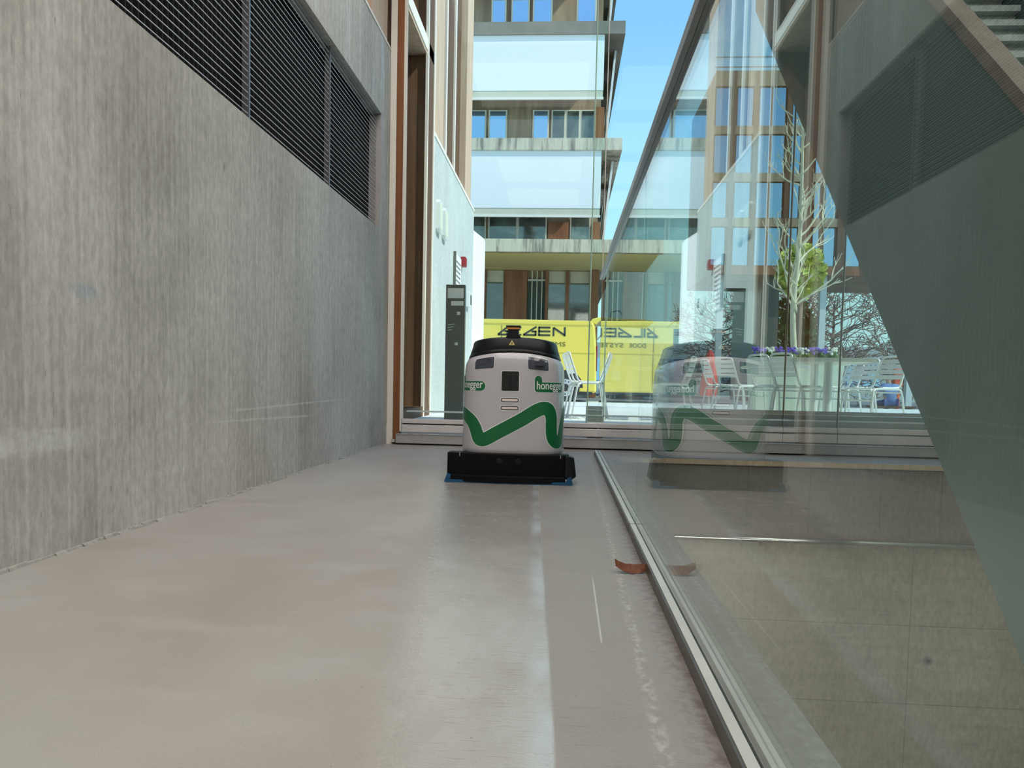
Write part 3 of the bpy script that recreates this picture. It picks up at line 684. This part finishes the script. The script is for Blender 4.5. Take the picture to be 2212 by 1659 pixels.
# skirt, side bumper and squeegee
def chbox(x0, x1, y0, y1, z0, z1, bulge=.0, taper=.0):
    pts0, pts1 = [], []
    n = 14
    for k in range(n + 1):
        f = k / n; x = x0 + (x1 - x0) * f; u = 2 * f - 1; y = y0 + bulge * u * u; pts0.append((x, y)); 
    P = pts0 + [(x1, y1), (x0, y1)]
    cx = (x0 + x1) / 2
    return loft(nb(), [[(cx + (x - cx) * (1 + taper), y, z0) for x, y in P], [(x, y, z1) for x, y in P]])
obj('chassis', chbox(-.300, .300, .07, .74, .040, .176, .0, .0), 'rob_b', rob)
obj('skirt', chbox(-.380, .352, -.045, .085, .030, .176, .03, .004), 'rob_b', rob, bevel=.006)
obj('lower_lip', chbox(-.352, .332, -.088, -.03, .006, .046, .03, .01), 'rob_b', rob, bevel=.004)
b = loft(nb(), [[(.330, -.045, .045), (.375, -.040, .030), (.398, -.02, .048), (.398, .12, .048), (.330, .13, .045)], [(.330, -.035, .172), (.355, -.032, .172), (.383, -.012, .160), (.383, .10, .160), (.330, .11, .172)]])
obj('side_bumper', b, 'rob_k', rob, bevel=.006)
obj('squeegee', chbox(-.385, .372, -.082, -.070, .001, .018, .03, .0), 'blue_r', rob)
for s_ in (-1, 1): obj('squeegee_end', prism(nb(), [(s_ * .385 - .007, 0.001), (s_ * .34, .001), (s_ * .345, .04), (s_ * .372 - .004, .05)], 'y', -.050, .02), 'blue_r', rob)
for x_ in (-.300, .302): obj('clip', tube(nb(), [(x_, -.045, .158), (x_, -.052, .176)], .004, 6), 'steel', rob)
for x_ in (-.055, .055): obj('ultrasonic_sensor', tube(nb(), [(x_ - .005, -.0575, .135), (x_ - .005, -.052, .135)], .019, 18), 'rob_k', rob)
for x_ in (-.27, .27): obj('drive_wheel', tube(nb(), [(x_ - .03, .36, .085), (x_ + .03, .36, .085)], .084, 24), 'tyre', rob)

# ------------------------------------------------------------------ dry leaf by the kerb
t = thing('dry_leaf', 'curled reddish brown dry leaf lying against the balustrade channel', 'leaf', (.236, 2.40, 0.0), .12)
b = nb(); rows = []
for i in range(9):
    u = i / 8; L = -.055 + .105 * u; w = .022 * math.sin(PI * min(1, u * .9 + .08)) ** .8 * (1 + .18 * (-1) ** i)
    rows.append([b.verts.new((L, s_ * w, .002 + 7 * L * L * (1.0 if L < 0 else .35) + (s_ + 1) * .010)) for s_ in (-1, -.5, 0, .5, 1)])
for r0, r1 in zip(rows, rows[1:]):
    for k in range(4): b.faces.new((r0[k], r0[k + 1], r1[k + 1], r1[k]))
lf = obj('blade', b, 'dleaf', t); sm = lf.modifiers.new('s', 'SOLIDIFY'); sm.thickness = .0008
obj('stem', tube(nb(), [(.048, 0, .006), (.062, .003, .003), (.072, .004, .0025)], .0012, 6), 'dleaf', t)

# ------------------------------------------------------------------ van
VX, VY = .80, 18.0
van = thing('delivery_van', 'yellow van with grey lettering parked on the street', 'van', (VX, VY, .172))
prof = [(0.0, .23), (-.02, 1.20), (-.07, 1.80), (-.12, 1.90), (-.22, 1.93), (-3.4, 1.95), (-3.9, 1.90), (-4.75, 1.10), (-5.45, .92), (-5.6, .60), (-5.6, .25)]
b = nb(); prism(b, prof, 'y', 0.0, 1.95); obj('body', b, 'yellow', van, bevel=.05)
obj('roof_edge', prism(nb(), [(-.12, 1.83), (-.16, 1.935), (-3.4, 1.955), (-3.4, 1.85)], 'y', -.018, .1), 'yellow', van, bevel=.015)
for z_ in (1.18,): obj('side_moulding', box(nb(), -3.3, -.05, -.012, .01, z_, z_ + .02), 'yellow', van)
obj('door_seam', box(nb(), -2.30, -2.285, -.006, .01, .3, 1.80), 'letter2', van)
obj('door_seam', box(nb(), -3.42, -3.405, -.006, .01, .3, 1.80), 'letter2', van)
obj('cab_window', prism(nb(), [(-3.5, 1.25), (-3.5, 1.78), (-3.95, 1.76), (-4.5, 1.25)], 'y', -.012, .01), 'vanglass', van)
obj('side_window', prism(nb(), [(-3.32, 1.22), (-3.32, 1.78), (-2.75, 1.78), (-2.75, 1.22)], 'y', -.012, .01), 'vanglass', van)
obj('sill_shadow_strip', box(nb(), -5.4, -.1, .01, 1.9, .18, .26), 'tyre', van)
obj('tail_light', box(nb(), -.035, .0, .02, .12, .75, 1.35), 'red', van)
tg = obj('tailgate', prism(nb(), [(-.18, 1.90), (-.15, 1.99), (.0, 2.03), (1.25, 1.99), (1.33, 1.93), (1.22, 1.92), (.06, 1.96), (-.04, 1.86)], 'y', .05, 1.90), 'yellow', van, bevel=.02)
obj('gas_strut', tube(nb(), [(-.05, .12, 1.45), (.35, .12, 1.95)], .015, 6), 'railcap', tg)
for wx in (-.74, -4.45):
    w = obj('wheel', tube(nb(), [(wx, -.02, .345), (wx, .22, .345)], .345, 36), 'tyre', van, bevel=.02)
    obj('rim', tube(nb(), [(wx, -.035, .345), (wx, .0, .345)], .205, 28), 'rim', w)
    obj('hub', tube(nb(), [(wx, -.05, .345), (wx, -.03, .345)], .09, 16), 'tyre', w)
    for k in range(12):
        a = k * PI / 6; obj('rim_hole', tube(nb(), [(wx + .155 * math.cos(a), -.04, .345 + .155 * math.sin(a)), (wx + .155 * math.cos(a), -.03, .345 + .155 * math.sin(a))], .018, 8), 'tyre', w)
    obj('wheel_arch', prism(nb(), [(wx + .42 * math.cos(a * PI / 12), .345 + .42 * math.sin(a * PI / 12)) for a in range(13)], 'y', -.003, .05), 'tyre', van)
# lettering GILGEN, strokes as bars of constant thickness
LX0, LX1, LZ0, LH = -.80 - 1.58, -.80 + .035, 1.565, .215
def bar(bm, p, q, th):
    p, q = Vector(p), Vector(q); d = (q - p).normalized(); n = Vector((-d.y, d.x)) * th / 2
    prism(bm, [(p + n)[:], (q + n)[:], (q - n)[:], (p - n)[:]], 'y', -.007, .002)
def letterG(u0, u1):
    return [((u0, .08), (u1 - .0, 1.0)), ((u0, .08), (u1 - .005, .08)), ((u1 - .012, .0), (u1 - .012, .52)), ((u0 + (u1 - u0) * .62, .47), (u1, .47))]
LET = {'letter_g': [letterG(.0, .150)], 'letter_i': [[((.188, 0), (.188, 1))]], 'letter_l': [[((.232, 0), (.232, 1)), ((.225, .08), (.345, .08))]],
       'letter_g2': [letterG(.375, .570)], 'letter_e': [[((.608, 0), (.608, 1)), ((.6, .08), (.775, .08)), ((.6, .5), (.775, .5)), ((.6, .92), (.775, .92))]],
       'letter_n': [[((.822, 0), (.822, .95)), ((.822, .92), (.988, .10)), ((.988, 0), (.988, 1))]]}
for nm, sets in LET.items():
    b = nb()
    for st in sets:
        for (u, v), (u2, v2) in st: bar(b, (LX0 + u * (LX1 - LX0), LZ0 + v * LH), (LX0 + u2 * (LX1 - LX0), LZ0 + v2 * LH), .042)
    obj('letter', b, 'letter', van, label='grey capital ' + nm[7].upper())
for word, wa, wb_ in (('DOOR', .27, .66), ('SYSTEMS', .80, 1.62)):
  b = fit(text_bm(word, 1.0), LX0 + wa, LX0 + wb_, 1.325, .15)
  r_ = bmesh.ops.extrude_face_region(b, geom=b.faces[:]); bmesh.ops.translate(b, vec=(0, -.006, 0), verts=[v for v in r_['geom'] if isinstance(v, bmesh.types.BMVert)])
  bmesh.ops.translate(b, vec=(0, -.001, 0), verts=b.verts)
  obj('lettering', b, 'letter2', van, label='small lettering reading ' + word)

# ------------------------------------------------------------------ building across the street
D = 24.0
ob = thing('office_building', 'concrete and timber office building with white sun blinds across the street', 'building', (1.05, D, .172))
def pt(name, x0, x1, y0, y1, z0, z1, mat, parent=None, **kw): 
    p = parent or ob
    b = box(nb(), x0, x1, y0, y1, z0, z1); bmesh.ops.translate(b, vec=-ob.location, verts=b.verts)
    return obj(name, b, mat, p, **kw)
pt('wall', -14, 1.0, D + .9, D + 12, .18, 16.5, 'wood_g')
for z0, z1, mt in ((4.60, 5.14, 'slab'), (7.93, 8.30, 'slab'), (11.47, 11.86, 'slabd'), (15.2, 15.6, 'slabd')):
    pt('floor_slab', -14, 1.66, D, D + 14, z0, z1, mt)
# canopy over the ground floor
pt('canopy_fascia', -14, 2.7, 21.35, 21.6, 4.30, 4.66, 'slab'); pt('canopy_soffit', -14, 2.6, 21.6, D + .9, 4.30, 4.36, 'soffit_bounce'); pt('canopy_roof', -14, 2.6, 21.6, D + .9, 4.5, 4.66, 'slabd')
for k, (z0, z1) in enumerate(((5.86, 7.93), (9.50, 11.47), (12.9, 15.2))):
    o = pt('sun_blind', -14, 1.03, D + .06, D + .10, z0 + .28, z1, 'blind'); pt('blind_hem', -14, 1.04, D + .05, D + .11, z0 + .0, z0 + .07, 'strip_w', o); pt('blind_valance', -14, 1.02, D + .07, D + .09, z0 + .07, z0 + .28, 'blind_e', o)
# upper window bands
def window(x0, x1, z0, z1, mat='win_d', y=D + .86, split=0):
    f = pt('window', x0, x1, y - .06, y, z0, z1, 'frame_w'); w = (x1 - x0)
    n = split + 1
    for i in range(n): pt('pane', x0 + .05 + i * w / n, x0 - .05 + (i + 1) * w / n, y - .075, y - .06, z0 + .05, z1 - .05, mat, f)
def X24(px, Y): return (px - 1200) * .0148 - .34 - .00036 * (530 - Y)
for a, b_ in ((1062, 1094), (1105, 1144), (1151, 1193), (1245, 1287)): window(X24(a, 30), X24(b_, 30), 11.9, 12.95, 'win_b', D + .5)
for a, b_ in ((960, 1047), (1052, 1093), (1149, 1185)): window(X24(a, 260), X24(b_, 260), 8.35, 9.45, 'win_b', D + .86)
window(X24(1190, 260), X24(1285, 260), 8.35, 9.45, 'win_d', D + .86, 2)
pt('corner_panel', X24(1286, 260), X24(1305, 260), D + .7, D + .95, 8.3, 9.5, 'wood_r'); pt('corner_panel', X24(1281, 500), X24(1297, 500), D + .7, D + .95, 5.14, 5.86, 'wood_r')
window(X24(960, 490), X24(1045, 490), 5.16, 6.1); window(X24(1050, 490), X24(1180, 490), 5.16, 6.1, split=1); window(X24(1231, 490), X24(1276, 490), 5.16, 6.1)
pt('corner_panel', X24(1183, 490), X24(1228, 490), D + .8, D + .92, 5.14, 5.86, 'wood_r')
# ground floor front
y0 = D + .84
for a, b_ in ((780, 840), (845, 900), (1028, 1040), (1045, 1084), (1182, 1222), (1229, 1275), (905, 980)):
    f = pt('window', X24(a, 620), X24(b_, 620), y0 - .04, y0, .18, 4.28, 'frame_w'); pt('pane', X24(a, 620) + .03, X24(b_, 620) - .03, y0 - .055, y0 - .04, .25, 4.22, 'win_d', f)
    pt('inner_blind', X24(a, 620) + .03, X24(b_, 620) - .03, y0 - .062, y0 - .056, 3.90, 4.22, 'blind_e', f)
for a in (1042.5, 1180, 1225.5, 1026, 982, 902, 842): pt('timber_post', X24(a - 3, 620), X24(a + 3, 620), y0 - .2, y0 + .05, .18, 4.28, 'wood_r')
pt('timber_panel', X24(1085, 620), X24(1136, 620), y0 - .08, y0 + .04, .18, 4.28, 'wood_r'); pt('timber_panel', X24(985, 620), X24(1024, 620), y0 - .08, y0 + .04, .18, 4.28, 'wood_r')
dr = pt('entrance_door', X24(1138, 620), X24(1177, 620), y0 - .03, y0, .18, 4.05, 'stair')
for a in (1146, 1157, 1168): pt('door_bar', X24(a, 620), X24(a + 2.2, 620), y0 - .09, y0 - .03, .18, 4.28, 'frame_w', dr)
for z in (1.7, 3.95): pt('door_rail', X24(1138, 620), X24(1177, 620), y0 - .08, y0 - .03, z, z + .06, 'frame_w', dr)
pt('corner_pillar', X24(1276, 620), X24(1293, 620), y0 - .35, y0 + .1, .18, 4.28, 'wood_r')
# slanted shutters on the gable side
for z0, z1 in ((5.14, 7.93), (8.3, 11.47), (11.9, 15.2)):
    for k in range(5):
        y = D + 1.2 + k * 2.4
        b = nb(); prism(b, [(1.15, z0), (1.22, z0), (1.48, z1), (1.41, z1)], 'y', y, y + 1.5); bmesh.ops.translate(b, vec=-ob.location, verts=b.verts); obj('shutter', b, 'stele' if k % 2 else 'slat', ob)

# ------------------------------------------------------------------ timber building on the right
tb_ = thing('timber_building', 'brown timber framed building with tall blue windows, raised on columns', 'building', (9.3, 28, .0))
def pr(name, x0, x1, y0, y1, z0, z1, mat, parent=None):
    b = box(nb(), x0, x1, y0, y1, z0, z1); bmesh.ops.translate(b, vec=-tb_.location, verts=b.verts); return obj(name, b, mat, parent or tb_)
pr('wall', 5.2, 15, 28.1, 33, 4.72, 11.9, 'wood_g')
for z0, z1, mt in ((4.70, 5.02, 'wood_r'), (6.42, 6.72, 'wood_g'), (8.02, 8.32, 'wood_g'), (9.70, 9.98, 'wood_g'), (11.38, 11.92, 'wood_g')): pr('beam', 5.2, 15, 27.92, 28.1, z0, z1, mt)
cols = [(5.25, 5.72), (6.02, 6.55), (6.80, 7.18), (7.27, 7.70), (7.98, 8.28), (8.85, 9.04), (9.24, 9.60), (10.0, 10.5), (10.75, 11.2), (11.5, 11.95), (12.2, 12.7), (13.0, 13.5)]
for z0, z1 in ((5.02, 6.42), (6.72, 8.02), (8.32, 9.70), (9.98, 11.38)):
    for a, b_ in cols: w_ = pr('window', a - .04, b_ + .04, 28.03, 28.1, z0, z1, 'wood_d'); pr('pane', a, b_, 28.02, 28.03, z0 + .03, z1 - .03, 'win_b', w_)
for a, b_ in ((5.80, 5.95), (6.60, 6.74), (7.75, 7.92), (8.35, 8.75), (9.08, 9.2), (9.68, 9.92), (10.55, 10.7), (11.25, 11.45), (12.0, 12.15)): pr('post', a, b_, 27.9, 28.1, 4.72, 11.9, 'wood_d')
pr('core', 7.2, 7.85, 28.4, 33, -.25, 4.72, 'stele')
for x_ in (5.6, 9.3, 12.5): pr('column', x_, x_ + .22, 28.3, 28.52, -.25, 4.72, 'slat')
for z in (12.15, 12.5): pr('roof_railing', 5.2, 15, 28.2, 28.24, z, z + .03, 'railcap')
pr('roof_unit', 7.6, 9.4, 29, 31, 11.9, 12.7, 'white_al')

# ------------------------------------------------------------------ aluminium chairs
def make_chair(label, loc, rz):
    t = thing('patio_chair', label, 'chair', loc, rz, 'white aluminium chairs in the courtyard')
    for s_ in (-1, 1):
        obj('leg', tube(nb(), [(.25, s_ * .225, 0), (.215, s_ * .212, .36), (.20, s_ * .208, .415), (.165, s_ * .205, .438)], .012, 8), 'white_al', t, smooth=True)
        obj('leg', tube(nb(), [(-.26, s_ * .225, 0), (-.20, s_ * .212, .36), (-.185, s_ * .208, .415), (-.15, s_ * .205, .438)], .012, 8), 'white_al', t, smooth=True)
    b = nb()
    for s_ in (-1, 1): tube(b, [(.165, s_ * .205, .438), (-.15, s_ * .205, .438)], .012, 8)
    for x_ in (.19, -.17): tube(b, [(x_, -.205, .40), (x_, .205, .40)], .009, 8)
    obj('seat_frame', b, 'white_al', t)
    b = nb()
    for k in range(7): box(b, -.17 + k * .054, -.128 + k * .054, -.195, .195, .444, .450)
    obj('seat', b, 'white_al', t)
    P = [(.10, .19, .452), (-.13, .19, .452), (-.18, .19, .475), (-.205, .188, .53), (-.27, .180, .72), (-.285, .172, .775), (-.29, .14, .80), (-.292, .08, .808)]
    obj('back_frame', tube(nb(), spline(P, 3) + [(x, -y, z) for x, y, z in reversed(spline(P, 3))], .012, 8), 'white_al', t, smooth=True)
    for z_ in (.575, .635, .695, .752):
        x_ = -.205 - (z_ - .53) * .345; b = nb()
        loft(b, [[(x_ - .012 * (1 - u * u), u * .178, z_ - .024), (x_ + .003 - .012 * (1 - u * u), u * .178, z_ - .024), (x_ - .017 - .012 * (1 - u * u), u * .178, z_ + .024), (x_ - .020 - .012 * (1 - u * u), u * .178, z_ + .024)] for u in (-1, -.6, -.2, .2, .6, 1)])
        obj('back_slat', b, 'white_al', t)
    obj('stretcher', tube(nb(), [(.22, -.213, .31), (.22, .213, .31)], .009, 8), 'white_al', t)
    return t
G = .18
CH = [('white aluminium chair beside the robot, facing right, in front of the van wheel', .34, 9.25, .12),
      ('white aluminium chair just behind the first one beside the robot, facing right', .30, 9.75, .10),
      ('white aluminium chair in front of the van, facing left', 1.42, 10.0, PI - .35),
      ('leftmost white aluminium chair at the small table, back to the left', 2.26, 10.75, .10),
      ('white aluminium chair at the small table, slatted back turned, second from left', 2.34, 10.1, .45),
      ('white aluminium chair at the long table, near left side, slatted back visible', 2.52, 9.05, .42),
      ('white aluminium chair at the long table, between the two left ones and the pedestal', 2.66, 8.62, .42),
      ('white aluminium chair at the right end of the table, left of the rightmost one', 3.43, 9.3, PI + .40),
      ('rightmost white aluminium chair beside the table, facing left', 3.45, 8.62, PI + .40),
      ('white aluminium chair half hidden behind the table pedestal, facing left', 4.02, 11.3, PI + .3)]
c0 = make_chair(CH[0][0], (CH[0][1], CH[0][2], G), CH[0][3])
for lab, x_, y_, a_ in CH[1:]: dup(c0, None, (x_, y_, G), a_, lab)
def table(label, x_, y_, a_, w, l, h):
    t = thing('patio_table', label, 'table', (x_, y_, G), a_, 'tables in the courtyard')
    obj('table_top', box(nb(), -w / 2, w / 2, -l / 2, l / 2, h - .035, h), 'tabletop', t, bevel=.008)
    obj('edge_trim', box(nb(), -w / 2 - .006, w / 2 + .006, -l / 2 - .006, -l / 2, h - .038, h + .002), 'white_al', t)
    for s_ in ((-1, 1) if l > 1 else (0,)):
        obj('pedestal', tube(nb(), [(0, s_ * l * .3, .02), (0, s_ * l * .3, h - .035)], .045, 14), 'white_al', t); obj('foot', box(nb(), -.2, .2, s_ * l * .3 - .2, s_ * l * .3 + .2, 0, .02), 'white_al', t)
table('long cream table nearest the glass, below the purple flowers', 2.92, 8.75, -.16, .80, 1.5, .75)
table('smaller cream table at the left with two chairs beside it', 2.98, 10.9, -.1, .80, .85, .735)
table('small cream table between the chairs in front of the van', .86, 9.9, 0, .5, .5, .66)

# ------------------------------------------------------------------ planter and flowers
t = thing('flower_planter', 'long pale green planter behind the tables', 'planter', (3.65, 12.2, G))
obj('trough', loft(nb(), [[(-.62, -.2, 0), (.62, -.2, 0), (.62, .2, 0), (-.62, .2, 0)], [(-.70, -.25, .90), (.70, -.25, .90), (.70, .25, .90), (-.70, .25, .90)]]), 'planter', t, bevel=.01)
obj('soil', box(nb(), -.66, .66, -.21, .21, .88, .898), 'wood_d', t)
random.seed(11)
fx = [-.56, -.40, -.22, -.06, .10, .26, .42, .58]
for k, x_ in enumerate(fx):
    pur = k in (0, 2, 3, 5, 6); nm = 'purple' if pur else 'white'
    lab = '%s pansy clump in the pale green planter, %s' % (nm, ['at its left end', 'second from the left', 'third from the left', 'left of the middle', 'right of the middle', 'third from the right', 'second from the right', 'at its right end'][k])
    t = thing('pansy_clump', lab, 'flowers', (3.65 + x_, 12.2, G + .90), 0, 'pansies in the planter')
    b = nb()
    for i in range(60):
        p = Vector((max(-.06, min(.06, random.gauss(0, .04))), random.gauss(0, .06), random.uniform(.02, .10))); n = Vector((random.gauss(0, 1), random.gauss(0, 1), 1)).normalized(); a = n.orthogonal() * .022; c = n.cross(a)
        b.faces.new([b.verts.new(p + a), b.verts.new(p + c), b.verts.new(p - a), b.verts.new(p - c)])
    s = obj('leaves', b, 'leaf_g', t); s['kind'] = 'stuff'
    b = nb()
    for i in range(26):
        p = Vector((max(-.075, min(.075, random.gauss(0, .045))), random.gauss(0, .06), random.uniform(.07, .17))); ell(b, p, (.024, .018, .022), 6, 4)
    s = obj('blossoms', b, 'fl_p' if pur else 'fl_w', t); s['kind'] = 'stuff'

# ------------------------------------------------------------------ trees
def grow(bm, p, d, L, r, depth, spread=.75, seg=5, kids=(2, 3), minr=.004, shrink=.72, updraft=.1):
    pts = [Vector(p)]; dd = Vector(d).normalized(); n = 4
    for i in range(n):
        dd = (dd + Vector((random.gauss(0, .13), random.gauss(0, .13), random.gauss(0, .08) + updraft * .5))).normalized(); pts.append(pts[-1] + dd * L / n)
    tube(bm, pts, r, seg, max(minr, r * .62), cap=False)
    if depth <= 0: return
    for k in range(random.randint(*kids)):
        i = random.choice((2, 3, 4, 4)); ax = dd.orthogonal().normalized(); ax.rotate(Matrix.Rotation(random.uniform(0, 2 * PI), 3, dd))
        nd = (dd + ax * spread * random.uniform(.6, 1.3) + Vector((0, 0, updraft))).normalized()
        grow(bm, pts[i], nd, L * shrink * random.uniform(.75, 1.15), max(minr, r * .58), depth - 1, spread, max(3, seg - 1), kids, minr, shrink, updraft)
random.seed(21)
t = thing('bare_tree', 'slender pale barked bare tree rising behind the purple flowers', 'tree', (3.86, 13.0, G))
b = nb(); tp = [(0, 0, 0), (.02, 0, .9), (-.02, .03, 1.8), (.03, 0, 2.8), (.02, -.03, 3.9), (.0, 0, 4.9), (-.05, 0, 5.5)]
tube(b, spline(tp, 3), .062, 10, .012); obj('trunk', b, 'bark_l', t, smooth=True)
b = nb()
for i in range(30):
    f = random.uniform(.20, .98); z = f * 5.3; a = random.uniform(0, 2 * PI); L = (1.30 - f * .85) * random.uniform(.5, .95); x_ = .02
    grow(b, (x_, 0, z), (math.cos(a), math.sin(a), .55), L, .022 * (1.15 - f * .6), 2, .65, 5, (2, 3), .0045, .6, .22)
s = obj('branches', b, 'bark_l', t); s['kind'] = 'stuff'
random.seed(33)
protos = []
BT = [(8.2, 41, 1.0, 'brown bare tree behind the columns, leftmost'), (11.3, 39, 1.05, 'brown bare tree behind the columns, second from left'), (14.6, 42, 1.2, 'brown bare tree in the middle of the row behind the tables'), (17.6, 40, 1.15, 'brown bare tree second from right behind the chairs'), (20.6, 42.5, 1.2, 'rightmost brown bare tree behind the seated person'),
      (13.0, 48, 1.4, 'tall brown bare tree in the second row')]
for k, (x_, y_, sc_, lab) in enumerate(BT):
    if k < 2:
        t = thing('winter_tree', lab, 'tree', (x_, y_, -.25), 0, 'bare brown trees beyond the courtyard')
        obj('trunk', tube(nb(), [(0, 0, 0), (.05, 0, 1.2), (0, .04, 2.4), (.04, 0, 4.5)], .11, 8, .04), 'bark_d', t)
        b = nb()
        for i in range(60):
            z = random.uniform(.5, 4.4); a = random.uniform(0, 2 * PI); grow(b, (0, 0, z), (math.cos(a), math.sin(a), .35), random.uniform(.9, 1.5), .032, 3, .8, 4, (2, 3), .014, .68, .03)
        s = obj('twigs', b, 'bark_d', t); s['kind'] = 'stuff'; protos.append(t)
    else:
        t = dup(protos[k % 2], None, (x_, y_, -.25), k * 1.3, lab)
    t.scale = (sc_, sc_, sc_)
def leafy(name, label, loc, rad, n, mat, sz=.10, zb=0.0):
    t = thing(name, label, 'tree', loc); b = nb()
    for i in range(n):
        u = Vector((random.gauss(0, 1), random.gauss(0, 1), random.gauss(0, 1))).normalized() * random.uniform(.45, 1) ** .6
        p = Vector((u.x * rad[0], u.y * rad[1], zb + rad[2] + u.z * rad[2])); nn = Vector((random.gauss(0, 1), random.gauss(0, 1), random.gauss(0, 1))).normalized(); a = nn.orthogonal() * sz * random.uniform(.6, 1.3); c = nn.cross(a) * .5
        b.faces.new([b.verts.new(p + a), b.verts.new(p + c), b.verts.new(p - a), b.verts.new(p - c)])
    s = obj('foliage', b, mat, t); s['kind'] = 'stuff'
    obj('trunk', tube(nb(), [(0, 0, 0), (0, 0, zb + rad[2])], .09, 8), 'bark_d', t); return t
leafy('evergreen_tree', 'yellow green evergreen crown behind the pale bare tree', (6.2, 20.5, -.25), (.62, .6, .75), 900, 'leaf_y', .10, 3.2)
leafy('evergreen_tree', 'green bushy tree behind the columns of the timber building', (9.0, 31.5, -.25), (1.3, 1.0, 1.6), 1300, 'leaf_g', .13, 1.4)
leafy('shrub', 'low green shrub right of the timber building core', (10.6, 33.0, -.25), (1.0, .8, .9), 600, 'leaf_g', .12, 0.2)
# low hedge masses far away
b = nb()
t = thing('distant_building', 'pale low building far behind the bare trees', 'building', (16, 60, -.25))
obj('wall', box(nb(), -16, 16, 0, 8, 0, 4.2), 'wall_out', t)
for k in range(6): obj('window', box(nb(), -14 + k * 5, -11.5 + k * 5, -.05, 0, 1.2, 3), 'win_b', t)

# ------------------------------------------------------------------ parasol, orange post, person, street lamp
t = thing('folded_parasol', 'folded red parasol standing behind the small table', 'parasol', (3.33, 17.4, G))
obj('cloth', loft(nb(), [[(r * math.cos(a * PI / 8) * (1 + .18 * (a % 2)), r * math.sin(a * PI / 8) * (1 + .18 * (a % 2)), z) for a in range(16)] for r, z in ((.17, .22), (.19, .30), (.13, .8), (.06, 1.2), (.02, 1.26))]), 'parasol', t)
obj('pole', tube(nb(), [(0, 0, .03), (0, 0, 1.3)], .02, 8), 'white_al', t); obj('base', tube(nb(), [(0, 0, 0), (0, 0, .04)], .2, 20), 'white_al', t)
t = thing('marker_post', 'orange red post with a wider head behind the seated person', 'post', (10.55, 24.5, -.25))
obj('shaft', tube(nb(), [(0, 0, 0), (0, 0, 1.0)], .07, 10), 'orange', t); obj('head', box(nb(), -.13, .13, -.08, .08, 1.0, 1.55), 'orange', t, bevel=.02)
t = thing('bench', 'low bench on which the person in blue sits', 'bench', (8.55, 20.3, -.25))
obj('seat', box(nb(), -.5, .6, -.2, .2, .41, .46), 'wood_d', t)
for x_ in (-.4, .5): obj('leg', box(nb(), x_ - .04, x_ + .04, -.17, .17, 0, .41), 'stele', t)
def skin_body(name, joints, edges, mat, parent, root=0):
    me = bpy.data.meshes.new(name); me.from_pydata([j[0] for j in joints], edges, []); o = bpy.data.objects.new(name, me); C.objects.link(o); o.parent = parent
    m = o.modifiers.new('skin', 'SKIN'); m.use_smooth_shade = True
    for i, j in enumerate(joints): v = me.skin_vertices[0].data[i]; v.radius = (j[1], j[2] if len(j) > 2 else j[1]); v.use_root = (i == root)
    s = o.modifiers.new('sub', 'SUBSURF'); s.levels = 1; s.render_levels = 2; me.materials.append(M[mat]); return o
t = thing('person', 'person in a blue shirt sitting with their back turned, leaning left', 'person', (8.55, 20.25, -.25))
J = [((0, 0, .56), .13, .11), ((0, 0, .75), .13, .10), ((-.02, 0, .93), .16, .10), ((-.05, 0, 1.03), .07), ((-.07, 0, 1.10), .05), ((-.09, 0, 1.20), .085), ((-.09, 0, 1.28), .07),
     ((-.20, 0, .98), .06), ((-.30, .05, .78), .045), ((-.46, .16, .72), .035), ((.14, 0, .98), .06), ((.20, .10, .78), .045), ((.05, .28, .70), .035),
     ((-.12, .04, .52), .09), ((-.20, .42, .50), .07), ((-.20, .45, .08), .045), ((-.20, .55, .04), .035), ((.12, .04, .52), .09), ((.10, .42, .50), .07), ((.10, .45, .08), .045), ((.10, .55, .04), .035)]
E_ = [(0, 1), (1, 2), (2, 3), (3, 4), (4, 5), (5, 6), (2, 7), (7, 8), (8, 9), (2, 10), (10, 11), (11, 12), (0, 13), (13, 14), (14, 15), (15, 16), (0, 17), (17, 18), (18, 19), (19, 20)]
skin_body('body', J, E_, 'skin', t)
skin_body('shirt', [((0, 0, .50), .155, .13), ((0, 0, .72), .15, .12), ((-.02, 0, .92), .18, .115), ((-.05, 0, 1.02), .09), ((-.20, 0, .97), .08), ((-.28, .04, .82), .065), ((.15, 0, .97), .08), ((.20, .08, .82), .065)], [(0, 1), (1, 2), (2, 3), (2, 4), (4, 5), (2, 6), (6, 7)], 'shirt', t)
skin_body('trousers', [((0, 0, .53), .15, .13), ((-.12, .04, .53), .10), ((-.20, .40, .51), .085), ((-.20, .44, .14), .06), ((.12, .04, .53), .10), ((.10, .40, .51), .085), ((.10, .44, .14), .06)], [(0, 1), (1, 2), (2, 3), (0, 4), (4, 5), (5, 6)], 'trouser', t)
obj('hair', ell(nb(), (-.085, -.015, 1.23), (.10, .10, .095)), 'hair', t, smooth=True)
t = thing('street_lamp', 'thin grey street lamp beyond the van, right of the corner pillar', 'lamp', (2.05, 34, .17))
obj('pole', tube(nb(), [(0, 0, 0), (0, 0, 3.7)], .05, 8, .035), 'slat', t); obj('arm', tube(nb(), [(0, 0, 3.7), (.35, 0, 3.75), (.5, 0, 3.6)], .03, 6), 'slat', t)
